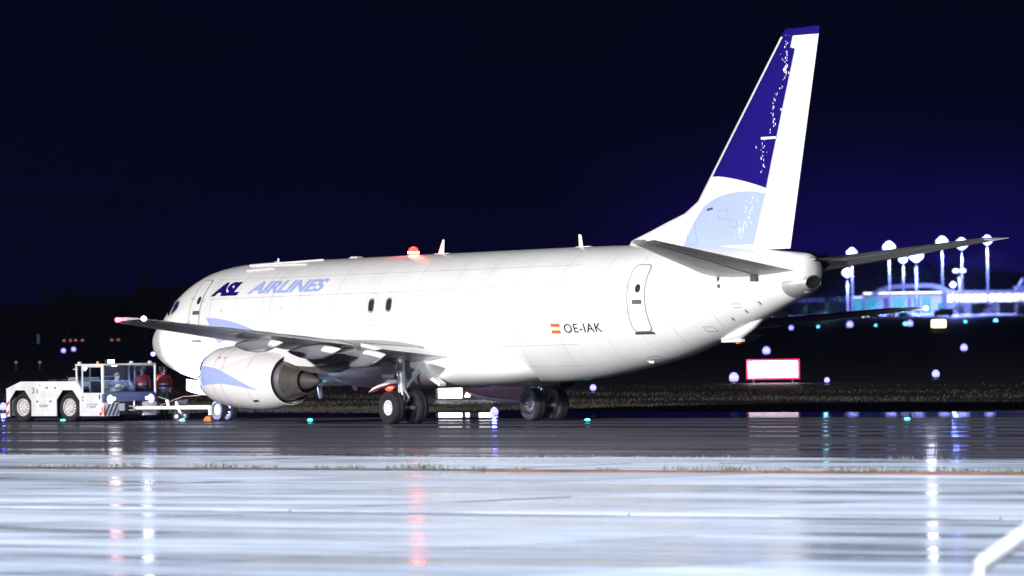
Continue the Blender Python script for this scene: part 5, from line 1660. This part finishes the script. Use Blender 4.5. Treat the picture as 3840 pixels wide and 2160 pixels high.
# ---- illuminated signs
M_SIGNW = emat('sign_white_face', (1.0, 0.98, 0.92), 9.0)
M_SIGNR = emat('sign_red_face', (1.0, 0.02, 0.16), 2.2)
M_SIGNP = emat('sign_legend_glow', (1.0, 0.86, 0.90), 9.0)
M_SIGNY = emat('sign_yellow_face', (1.0, 0.93, 0.45), 6.0)
M_SIGNK = mat('sign_black_case', (0.015, 0.015, 0.016), 0.5)
def facing(P):
    return math.atan2(CAM[1] - P[1], CAM[0] - P[0]) - math.pi / 2      # +y... local -y looks at the camera
def sign_at(pxl, pxr, pyt, pyb, dist, name, label, foot=0.18):
    a, b = atdist(pxl, (pyt + pyb) / 2, dist), atdist(pxr, (pyt + pyb) / 2, dist)
    w = np.linalg.norm(b - a)
    t, q = atdist(pxl, pyt, dist)[2], atdist(pxl, pyb, dist)[2]
    c = (a + b) / 2
    rz = math.atan2(b[1] - a[1], b[0] - a[0])
    o = empty(name, (c[0], c[1], -0.09), rz, label, 'sign')
    return o, w, q + 0.09, t + 0.09
o, w, z0, z1 = sign_at(1640, 1850, 1438, 1494, 264, 'taxiway_sign', 'glowing white taxiway direction sign with a 2, standing on the grass below the belly')
cs = MB().box((0, 0.08, (z0 + z1) / 2), (w + 0.12, 0.16, z1 - z0 + 0.14)).build('sign_case', M_SIGNK, o, bevel=0.02)
pw_ = w * 0.42
MB().box((-w / 2 + pw_ / 2 + 0.04, -0.012, (z0 + z1) / 2), (pw_, 0.02, z1 - z0)).build('white_face', M_SIGNW, o, smooth=False)
MB().box((w / 2 - 0.30, -0.012, (z0 + z1) / 2), (0.55, 0.02, z1 - z0)).build('white_face', M_SIGNW, o, smooth=False)
vs_, fs_ = text2('2', offset=0.03)
MB().add([(-w * 0.01 + 0.20 * (p[0]), -0.014, z0 + 0.04 + (z1 - z0 - 0.08) * p[1]) for p in vs_], fs_).build('legend', M_SIGNW, o, smooth=False, fixn=False)
for sx in (-0.8, 0, 0.8):
    MB().tube([(sx * w / 2.1, 0.08, 0), (sx * w / 2.1, 0.08, z0)], 0.03, 8).build('leg', M_FIXT, o)
MB().box((0, 0.08, 0.03), (w * 1.05, 0.5, 0.08)).build('footing', M_CONC, o, smooth=False)
o, w, z0, z1 = sign_at(2803, 2995, 1352, 1420, 322, 'runway_sign', 'blown-out white runway sign rimmed in red light on the dark grass')
MB().box((0, 0.10, (z0 + z1) / 2), (w + 0.10, 0.2, z1 - z0 + 0.09)).build('sign_case', M_SIGNR, o, bevel=0.04)
MB().box((0, -0.012, (z0 + z1) / 2), (w - 0.10, 0.03, z1 - z0 - 0.09)).build('sign_face', M_SIGNP, o, bevel=0.05)
for sx in (-0.8, 0.8):
    MB().tube([(sx * w / 2.1, 0.10, 0), (sx * w / 2.1, 0.10, z0)], 0.035, 8).build('leg', M_FIXT, o)
point('runway_sign_glow', (0, -0.5, 0.25), 25, (1.0, 0.05, 0.15), 0.3, o)
o, w, z0, z1 = sign_at(3492, 3548, 1199, 1229, 1190, 'distant_sign', 'pale yellow lit sign far out beneath the wing tip lamp')
MB().box((0, 0.2, (z0 + z1) / 2), (w, 0.4, z1 - z0)).build('sign_case', M_SIGNK, o, bevel=0.1)
MB().box((0, -0.02, (z0 + z1) / 2), (w - 0.15, 0.05, z1 - z0 - 0.12)).build('sign_face', M_SIGNY, o, bevel=0.02)
for sx in (-0.7, 0.7):
    MB().tube([(sx * w / 2.1, 0.2, 0), (sx * w / 2.1, 0.2, z0)], 0.06, 8).build('leg', M_FIXT, o)
# reflector pegs in the field left, a white mast beyond
for (px, py, lab) in ((60, 1356, 'small pale reflector peg in the field above the rear of the tug, left one'), (149, 1356, 'small pale reflector peg in the field above the tug deck, right one')):
    P = atz(px, py, 0.5)
    o = empty('reflector_peg', (P[0], P[1], -0.09), 0, lab, 'marker peg', 'reflector pegs')
    MB().tube([(0, 0, 0), (0, 0, 0.5)], 0.03, 8).build('stake', M_FIXT, o)
    MB().lathe([(0, 0.0), (0.02, 0.09), (0.15, 0.09), (0.18, 0.0)], (0, 0, 0.45), 'z', 12).build('reflector', emat('peg_reflector_glow', (0.6, 0.4, 0.5), 0.35), o)  # emission painted in for the light a reflector throws back
P = fld(1150, (141 - 1920) / FPX * 1150)
o = empty('marker_board', P, 0, 'white upright marker board far out at the left edge of the wood', 'marker board')
MB().box((0, 0, 0.9), (0.5, 0.1, 1.6)).build('board', emat('marker_board_glow', (0.4, 0.55, 0.8), 0.12), o, bevel=0.02)  # board is no lamp, its bright face is painted with emission
MB().tube([(0, 0.1, 0), (0, 0.1, 1.5)], 0.05, 8).build('post', M_FIXT, o)
M_CARL = emat('far_car_lamp', (1.0, 0.35, 0.2), 1.2)
M_CARB = mat('far_car_body', (0.08, 0.08, 0.10), 0.4)
def car(P, rz, label, body_m, lamp_m, group, lamp=True):
    o = empty('parked_car', P, rz, label, 'car', group)
    MB().prism([(-2.1, 0.3), (2.1, 0.3), (2.1, 0.75), (1.2, 0.9), (0.5, 1.42), (-1.1, 1.42), (-1.9, 0.95), (-2.1, 0.9)], 'y', -0.85, 0.85).build('body', body_m, o, angle=30, bevel=0.05)
    MB().prism([(1.05, 0.95), (0.45, 1.36), (-1.05, 1.36), (-1.7, 0.97)], 'y', -0.86, 0.86).build('windows', M_SIGNK, o, smooth=False)
    for x in (-1.3, 1.3):
        for y in (-0.75, 0.75):
            MB().lathe([(-0.1, 0.0), (-0.1, 0.3), (0.1, 0.3), (0.1, 0.0)], (x, y, 0.3), 'y', 14).build('wheel', M_RUB, o)
    if lamp:
        for y in (-0.6, 0.6):
            MB().box((2.1, y, 0.66), (0.06, 0.3, 0.16)).build('lamp', lamp_m, o)
    return o
for (px, lab) in ((268, 'faint car with warm lamps at the foot of the dark wood, left one'), (312, 'faint car with warm lamps at the foot of the dark wood, right one'), (447, 'faint car with warm lamps at the foot of the wood above the tug roof lamp')):
    d = 1120
    car(fld(d, (px - 1920) / FPX * d), YAW - 1.9, lab, M_CARB, M_CARL, 'cars along the dark wood')

# ================================================================== FAR APRON, TERMINAL AND MASTS
M_FAPR = mat('far_concrete', (0.30, 0.30, 0.32), 0.6, var=0.2, vscale=0.02)
vs, fs = [], []
dd, aa = np.linspace(1700, 2560, 24), np.linspace(0.030, 0.16, 28)
for d in dd:
    for a in aa:
        vs.append(fld(d, a * d, 0.06))
for i in range(len(dd) - 1):
    for j in range(len(aa) - 1):
        k = i * len(aa) + j
        fs.append((k, k + 1, k + 1 + len(aa), k + len(aa)))
tag(MB().add(vs, fs).build('far_apron', M_FAPR), 'floodlit apron strip in the far distance at right', kind='structure')
LB = (0.24, 0.30, 1.0)
M_FLOOD = emat('mast_flood_lens', (0.36, 0.44, 1.0), 9.0)
M_POLE = mat('mast_galvanised', (0.22, 0.23, 0.25), 0.5, metal=0.2)
def px_d(px, d): return fld(d, (px - PW / 2) / FPX * d)
def height_at(px, py, d):
    return float(atdist(px, py, d)[2])
def mast(px, py, d, label, r=1.7, power=6e4, twin=False, name='floodlight_mast', group='floodlight masts on the far apron'):
    P = px_d(px, d)
    H = height_at(px, py, d) - P[2]
    o = empty(name, P, YAW, label, 'light mast', group)
    MB().tube([(0, 0, -0.3), (0, 0, H)], [0.42, 0.22], 10).build('pole', M_POLE, o)
    if twin:
        MB().box((0, 0, H), (2.4, 0.25, 0.25)).build('cross_arm', M_POLE, o)
        for x in (-1.05, 1.05):
            MB().lathe([(-0.6, 0.0), (-0.45, 0.75), (0, 1.0), (0.45, 0.75), (0.6, 0.0)], (x * 1.1, -0.2, H + 0.1), 'z', 14).build('lamp_head', M_FLOOD, o)
    else:
        MB().lathe([(-0.1, 0.2), (0.0, r * 0.45), (0.15, r * 0.45), (0.2, 0.2)], (0, 0, H), 'z', 16).build('head_frame', M_POLE, o)
        for (ox, oy, oz) in ((0.36, 0, 0), (-0.36, 0, 0), (0, 0.36, 0), (0, -0.36, 0), (0, 0, 0.34), (0, 0, -0.3)):
            q = r * 0.60
            MB().lathe([(-q * math.cos(t_), q * math.sin(t_)) for t_ in np.linspace(0, math.pi, 9)], (ox * r, oy * r, H + oz * r), 'z', 14).build('lamp_head', M_FLOOD, o)
    if power:
        spot('mast_light', (0, -1.5 * r, H - 0.8 * r), (0, -7, 0), power * 3.0, LB, 140, 0.4, 1.0, o)
    return o
mast(3196, 948, 2380, 'floodlight mast nearest the tail, head just over the far tailplane', 1.9, 7e4)
mast(3336, 927, 2400, 'floodlight mast with large round glare left of centre over the hangar', 2.3, 9e4)
mast(3388, 972, 2520, 'lower floodlight mast close behind the hangar, head under the tailplane', 1.7, 6e4)
mast(3437, 958, 2330, 'floodlight mast glaring just under the tailplane above the hangar middle', 2.6, 10e4)
mast(3535, 907, 2420, 'tall floodlight mast over the right end of the hangar', 2.2, 9e4)
mast(3608, 914, 2500, 'floodlight mast cut by the tailplane between hangar and low building', 2.4, 9e4)
mast(3704, 900, 2300, 'floodlight mast with bright shaft close to the tailplane tip', 1.8, 10e4)
mast(3178, 1022, 2300, 'short single lamp mast below the tailplane beside the car park trees', 1.8, 4e4, name='lamp_mast')
mast(3598, 1016, 2200, 'twin-headed lamp mast between hangar and low building', 1.2, 3e4, twin=True, name='twin_lamp_mast')
mast(3574, 1068, 2250, 'single small lamp on a short post right of the hangar', 1.1, 2e4, name='lamp_post')

M_BWALL = mat('terminal_white_wall', (0.72, 0.73, 0.75), 0.5, var=0.06, vscale=0.3)
M_BROOF = mat('terminal_white_roof', (0.80, 0.81, 0.83), 0.4, var=0.05, vscale=0.3)
M_BGREY = mat('terminal_grey_panel', (0.22, 0.24, 0.30), 0.5)
M_TEAL = emat('lit_teal_glazing', (0.05, 0.42, 0.72), 0.9)
M_TEALB = emat('bright_teal_glazing', (0.12, 0.60, 0.95), 1.0)
M_LITW = emat('lit_white_window', (0.85, 0.88, 1.0), 3.0)
def frame_at(px0, px1, d):
    a, b = np.array(px_d(px0, d)), np.array(px_d(px1, d))
    return a, np.linalg.norm((b - a)[:2]), a[2]
def zz(py, px, d): return height_at(px, py, d)
# --- arched hangar
dH = 2440
a, Wd, gz_ = frame_at(3230, 3566, dH)
hg = empty('hangar', (a[0], a[1], gz_), YAW, 'white arched-roof hangar with teal glazed doors under the masts', 'hangar')
def hz_(py): return zz(py, 3400, dH) - gz_
zt, ze = hz_(1064), hz_(1092)
n = 26
rt, rb = [], []
for k in range(n + 1):
    x = Wd * k / n
    t_ = k / n
    crown_ = ze - 1.6 + (zt - ze + 1.9) * min(1, (1 - abs(2 * t_ - 1.15) ** 2.4)) + 0.35 * math.sin(t_ * 9)
    rt.append((x, max(crown_, ze - 2.2)))
roof = rt + [(x, z - 1.5) for x, z in rt[::-1]]
MB().prism(roof, 'y', -1.8, 22).build('roof', M_BROOF, hg, angle=40)
MB().box((Wd / 2, 11, ze * 0.42), (Wd - 1.0, 21.5, ze * 0.84)).build('wall', M_BWALL, hg, smooth=False)
for (x0, x1, m_) in ((0.035, 0.17, M_TEAL), (0.25, 0.30, M_BGREY), (0.32, 0.49, M_TEALB), (0.50, 0.56, M_BGREY), (0.58, 0.64, M_TEAL), (0.66, 0.78, M_TEALB)):
    wn_ = MB().box((Wd * (x0 + x1) / 2, 0.15, ze * 0.40), (Wd * (x1 - x0), 0.2, ze * 0.66)).build('glazed_door' if m_ is not M_BGREY else 'grey_panel', m_, hg, smooth=False)
    nb = 3
    for k in range(1, nb):
        MB().box((Wd * (x0 + (x1 - x0) * k / nb), 0.0, ze * 0.40), (0.18, 0.15, ze * 0.66)).build('mullion', M_BGREY, wn_, smooth=False)
MB().box((Wd * 0.90, 0.1, ze * 0.30), (Wd * 0.10, 0.2, ze * 0.35)).build('glazed_door', M_TEAL, hg, smooth=False)
MB().prism([(Wd * 0.06, ze * 0.1), (Wd * 0.22, ze * 0.48), (Wd * 0.22, ze * 0.55), (Wd * 0.055, ze * 0.17)], 'y', -1.6, -1.2).build('outside_stair', M_TEALB, hg, smooth=False)
for x in (0.0, 0.20, 0.33, 0.50, 0.66, 0.82, 1.0):
    MB().box((Wd * x, -1.2, (ze - 1.2) / 2), (0.35, 0.35, ze - 1.2)).build('column', M_BWALL, hg, smooth=False)
MB().box((Wd * 0.5, -1.25, ze - 0.6), (Wd * 0.96, 0.15, 0.6)).build('lit_fascia', M_LITW, hg, smooth=False)
# --- small white annex left of the hangar
a, Wd, gz_ = frame_at(3192, 3236, 2380)
an = empty('annex', (a[0], a[1], gz_), YAW, 'small white portal building at the left end of the hangar', 'building')
z1 = zz(1112, 3200, 2380) - gz_
MB().box((0.4, 3, z1 / 2), (0.8, 6, z1)).build('wall', M_BWALL, an, smooth=False)
MB().box((Wd / 2, 3, z1 - 0.35), (Wd, 6.2, 0.7)).build('roof', M_BROOF, an, smooth=False)
MB().box((Wd * 0.6, 1.5, z1 * 0.42), (Wd * 0.7, 0.3, z1 * 0.84)).build('window', M_TEAL, an, smooth=False)
# --- long low white building to the right
a, Wd, gz_ = frame_at(3548, 3900, 2420)
lb_ = empty('low_terminal', (a[0], a[1], gz_), YAW, 'long low floodlit white building along the right edge', 'building')
z1 = zz(1094, 3700, 2420) - gz_
MB().box((Wd / 2, 8, z1 / 2), (Wd, 16, z1)).build('wall', M_BWALL, lb_, smooth=False)
MB().box((Wd / 2, 7.5, z1 + 0.25), (Wd + 1, 18, 0.5)).build('roof', M_BROOF, lb_, smooth=False)
MB().box((Wd * 0.87, 8, z1 + 1.2), (Wd * 0.25, 12, 1.6)).build('upper_storey', M_BWALL, lb_, smooth=False)
for k in range(11):
    MB().box((Wd * (0.05 + 0.088 * k), -0.06, z1 * 0.72), (Wd * 0.07, 0.15, z1 * 0.34)).build('window', M_LITW, lb_, smooth=False)
a, Wd, gz_ = frame_at(3812, 3900, 2460)
tw2 = empty('terminal_block', (a[0], a[1], gz_), YAW, 'pale taller terminal block cut by the right edge of the picture', 'building')
z1 = zz(1042, 3830, 2460) - gz_
MB().prism([(0, 0), (Wd, 0), (Wd, z1 * 1.1), (3.0, z1), (1.6, z1 * 0.8), (0, z1 * 0.72)], 'y', 2, 16).build('wall', mat('terminal_blue_wall', (0.35, 0.38, 0.5), 0.5), tw2, angle=20)
for k in range(3):
    MB().box((Wd * (0.3 + 0.25 * k), 1.9, z1 * 0.6), (Wd * 0.16, 0.2, z1 * 0.2)).build('window', M_LITW, tw2, smooth=False)
# --- long lit wall behind the car park
a, Wd, gz_ = frame_at(2930, 3200, 2560)
wl_ = empty('car_park_hall', (a[0], a[1], gz_), YAW, 'long low blue-lit hall behind the car park trees', 'building')
z1 = zz(1111, 3080, 2560) - gz_
MB().box((Wd / 2, 4, z1 / 2), (Wd, 8, z1)).build('wall', mat('hall_blue_grey', (0.10, 0.11, 0.20), 0.6), wl_, smooth=False)
for k in range(14):
    MB().box((Wd * (0.04 + 0.07 * k), -0.05, z1 * 0.80), (Wd * 0.05, 0.1, z1 * 0.18)).build('window', emat('dim_blue_window', (0.08, 0.10, 0.55), 0.5), wl_, smooth=False)
# --- vehicles and containers in front of the buildings
M_VANW = mat('van_pale', (0.45, 0.47, 0.55), 0.4)
def truck(px, w, h, d, label, cab=True, name='service_truck', lamps=False):
    a = px_d(px, d)
    o = empty(name, a, YAW, label, 'truck' if cab else 'container')
    MB().box((w / 2, 1.2, h * 0.56), (w, 2.4, h * 0.84)).build('box_body', M_VANW, o, bevel=0.06)
    if cab:
        MB().prism([(-1.6, 0.45), (-0.1, 0.45), (-0.1, h * 0.8), (-1.1, h * 0.8), (-1.6, h * 0.45)], 'y', 0.1, 2.3).build('cab', M_VANW, o, angle=30)
        for x in (-0.9, w * 0.75):
            MB().lathe([(-0.15, 0), (-0.15, 0.45), (0.15, 0.45), (0.15, 0)], (x, 0.15, 0.45), 'y', 14).build('wheel', M_RUB, o)
    else:
        for k in range(3):
            MB().box((w * (0.2 + 0.3 * k), -0.03, h * 0.5), (w * 0.06, 0.08, h * 0.7)).build('rib', M_BGREY, o, smooth=False)
    if lamps:
        for x in (-1.4, w * 0.9):
            MB().box((x, -0.05, 0.8), (0.5, 0.1, 0.4)).build('lamp', M_LITW, o)
    return o
truck(3520, 4.6, 2.7, 2150, 'pale box truck parked right of the far wing tip lamp', True)
truck(3641, 3.9, 4.0, 2180, 'pale container standing in front of the low building, left one', False, 'cargo_container')
truck(3745, 4.9, 4.4, 2180, 'wide pale container in front of the low building near the right edge', False, 'cargo_container')
truck(3815, 3.5, 3.2, 2160, 'pale container cut by the right edge of the picture', False, 'cargo_container')
truck(3165, 6.5, 2.6, 2100, 'pale van row end under the far wing left of the hangar', True, lamps=True)
truck(2905, 3.6, 3.6, 1900, 'blue-lit cabin standing just above the far wing root', False, 'site_cabin')
M_CLAMP = emat('car_headlamp', (0.8, 0.85, 1.0), 8.0)
for (px, d, lab, hl) in ((3215, 2150, 'dark car with headlamps in front of the annex', True), (3245, 2130, 'dark car parked before the hangar stair', True), (3275, 2160, 'dark car parked before the hangar, right of the stair', False), (3350, 2160, 'dark car with headlamps before the hangar middle', True), (3390, 2170, 'dark car parked before the brightest hangar door', False),
                         (3095, 2300, 'dark car with a red lamp in the car park', True), (3130, 2320, 'dark car in the car park right of the tall green tree', True), (3060, 2310, 'dark car in the car park left of the tall green tree', False)):
    car(px_d(px, d), YAW + (-1.57 if hl else 0.1), lab, M_CARB, M_CLAMP if 'red' not in lab else M_CARL, 'cars parked before the hangar', hl)

# ================================================================== TREES
M_LEAFG = mat('lit_green_leaves', (0.07, 0.17, 0.09), 0.6, spec=0.2, var=0.4, vscale=0.8)
M_LEAFD = mat('dark_leaves', (0.035, 0.045, 0.035), 0.7, spec=0.1, var=0.4, vscale=0.3)
M_BARK = mat('bark', (0.05, 0.04, 0.035), 0.9)
def crown_mesh(n, rx, rz, leaf, seed, lobes=7):
    r = np.random.default_rng(seed)
    C = [(r.normal(0, rx * 0.42), r.normal(0, rx * 0.42), rz * r.uniform(0.35, 1.55), r.uniform(0.35, 0.62)) for _ in range(lobes)]
    vs, fs = [], []
    for k in range(n):
        cx, cy, cz, cs_ = C[r.integers(lobes)]
        v = r.normal(size=3)
        v /= np.linalg.norm(v)
        q = r.uniform(0.35, 1.0) ** 0.6 * cs_
        p = np.array([cx + v[0] * rx * q, cy + v[1] * rx * q, cz + v[2] * rz * q * 0.9])
        a, b = r.normal(size=3), r.normal(size=3)
        a *= leaf / np.linalg.norm(a)
        b *= leaf / np.linalg.norm(b)
        i = len(vs)
        vs += [p, p + a, p + a * 0.5 + b, p + b * 0.7 - a * 0.3]
        fs += [(i, i + 1, i + 2, i + 3)]
    return vs, fs
def tree(P, h, rx, label, m, seed, group=None, leaves=420, name='tree', bush=False):
    o = empty(name, P, seed, label, 'bush' if bush else 'tree', group)
    if not bush:
        MB().tube([(0, 0, -0.2), (0.05, 0, h * 0.3), (0, 0.1, h * 0.62)], [h * 0.03, h * 0.022, h * 0.010], 8).tube([(0.05, 0, h * 0.3), (rx * 0.4, 0.1, h * 0.55)], [h * 0.015, h * 0.006], 6).tube([(0.05, 0, h * 0.35), (-rx * 0.35, 0.2, h * 0.6)], [h * 0.014, h * 0.006], 6).build('trunk', M_BARK, o)
    base = 0.0 if bush else h * 0.22
    rz = (h - base) / 2.0
    vs, fs = crown_mesh(leaves, rx, rz, max(0.16, h * 0.05), seed)
    MB().add([(p[0], p[1], p[2] + base - (rz * 0.15 if not bush else rz * 0.3)) for p in vs], fs).build('crown', m, o, smooth=False, fixn=False)
    return o
def th(px, py, d): return max(1.0, height_at(px, py, d) - px_d(px, d)[2])
for i, (px, py, d, rx, lab) in enumerate(((3115, 1078, 2280, 2.2, 'tall narrow green-lit tree in the car park below the tailplane'), (3058, 1118, 2260, 1.7, 'round green-lit tree left of the tall one in the car park'), (3093, 1140, 2200, 2.0, 'low green-lit tree in front of the tall one'), (3015, 1135, 2200, 1.6, 'dim green tree beside the aircraft tail cone'), (3125, 1140, 2180, 2.0, 'dim bluish tree right of the low green one'), (3036, 1172, 1900, 0.8, 'small cone-shaped shrub just above the far wing'))):
    tree(px_d(px, d), th(px, py, d), rx, lab, M_LEAFG, 20 + i, 'trees in the far car park')
    if i < 4:
        pass
point('car_park_tree_fill', tuple(np.array(px_d(3090, 2190)) + np.array([0, 0, 9.0])), 9000, (0.3, 0.75, 0.9), 0.5)  # added light without a lamp body, brightens the car park trees
for i, (px, py, d, rx, lab) in enumerate(((3330, 1140, 2150, 2.6, 'dark bush in front of the hangar grey panel'), (3700, 1105, 2150, 3.6, 'big dark bush in front of the low white building'), (3600, 1132, 2150, 3.0, 'low dark bush right of the box truck'), (3655, 1128, 2200, 2.4, 'dark bush behind the left container'), (3830, 1098, 2170, 4.0, 'dark bush at the right edge of the picture'), (2960, 1140, 2100, 3.0, 'dark bush hidden half behind the tail cone'))):
    tree(px_d(px, d), th(px, py, d), rx, lab, M_LEAFD, 40 + i, 'dark bushes before the far buildings', name='bush', bush=True)
for i, (px, py, d, rx, lab) in enumerate(((545, 1012, 1230, 2.6, 'spiky dark conifer standing above the wood near the wing tip'), (255, 1058, 1220, 8.0, 'broad dark rounded tree at the left end of the wood'), (650, 1028, 1240, 7.0, 'broad dark rounded tree behind the cockpit'))):
    tree(px_d(px, d), th(px, py, d), rx, lab, M_LEAFD, 60 + i, None, leaves=900)
# the wood: one dark mass along the horizon
vs, fs = [], []
r = np.random.default_rng(77)
prof_x = [-400, 0, 130, 220, 330, 420, 600, 720, 900, 1600, 1700, 1760, 1850, 2150, 2260, 2330, 2450, 2700, 3000, 3100, 3250, 3500, 3900, 4300]
prof_y = [1125, 1105, 1108, 1072, 1065, 1085, 1060, 1030, 1010, 965, 935, 940, 965, 940, 905, 915, 935, 930, 905, 925, 940, 965, 990, 1000]
for k in range(330):
    px = r.uniform(-300, 4200)
    near = px < 2350
    d = r.uniform(1230, 1420) if px < 900 else (r.uniform(1500, 1750) if near else r.uniform(2900, 3250))
    top_ = np.interp(px, prof_x, prof_y) + abs(r.normal(0, 14))
    P = px_d(px, d)
    h = max(4.0, height_at(px, top_, d) - P[2])
    rx = r.uniform(3.5, 6.5) * (1 if d < 2000 else 1.6)
    c, f = crown_mesh(110, rx, h / 2.0, h * 0.085, 500 + k, 6)
    b = len(vs)
    vs += [(p[0] + P[0], p[1] + P[1], p[2] * 0.93 + P[2]) for p in c]
    fs += [tuple(i + b for i in q) for q in f]
tag(MB().add(vs, fs).build('wood', M_LEAFD, smooth=False, fixn=False), 'dark wood along the horizon behind the aircraft', 'wood', kind='stuff')

# ================================================================== PIPE RAIL NEAR THE CAMERA
M_FPOST = mat('white_pipe_paint', (0.80, 0.80, 0.82), 0.4, var=0.08, vscale=6)
dF = 60.0
k0, k1, k2 = atdist(3640, 2240, dF), atdist(3680, 2118, dF), atdist(3900, 1962, dF)
b0 = np.array([k0[0], k0[1], -0.10])
fp_ = empty('pipe_rail', tuple(b0), 0.0, 'blurred thick white bent pipe rail in the right foreground corner', 'rail')
loc = lambda p: tuple(np.array(p) - b0)
MB().tube([(0, 0, 0), loc(k0), loc(k1)], 0.075, 16).build('upright', M_FPOST, fp_)
MB().tube([loc(k1 - (k1 - k0) * 0.1), loc(k1 + (k2 - k1) * 0.05), loc(k2), loc(k2 + (k2 - k1) * 1.2)], 0.075, 16).build('angled_pipe', M_FPOST, fp_)
MB().lathe([(0, 0.0), (0, 0.18), (0.03, 0.18), (0.035, 0.0)], (0, 0, 0), 'z', 16).build('foot_plate', M_FPOST, fp_)
# ================================================================== HAZE
hc = CAM[:2] + GF * 2600
hb = MB().box((0, 0, 0), (19000, 9000, 1)).build('haze', mat('haze_holder', (1, 1, 1)), None, smooth=False)
hb.scale = (1, 1, 78.0)
hb.location = (hc[0], hc[1], 78.0 / 2 - 1.6)
hb.rotation_euler = (0, 0, YAW)
hm = bpy.data.materials.new('night_haze')
hm.use_nodes = True
hm.node_tree.nodes.clear()
ho = hm.node_tree.nodes.new('ShaderNodeOutputMaterial')
hv = hm.node_tree.nodes.new('ShaderNodeVolumePrincipled')
hv.inputs['Color'].default_value = (0.48, 0.54, 1.0, 1)
hv.inputs['Density'].default_value = 3.0e-5
hv.inputs['Anisotropy'].default_value = 0.2
hm.node_tree.links.new(hv.outputs[0], ho.inputs['Volume'])
hb.data.materials.clear()
hb.data.materials.append(hm)
tag(hb, 'thin damp night haze over the airfield', 'haze', kind='stuff')
sc.cycles.volume_bounces = 0
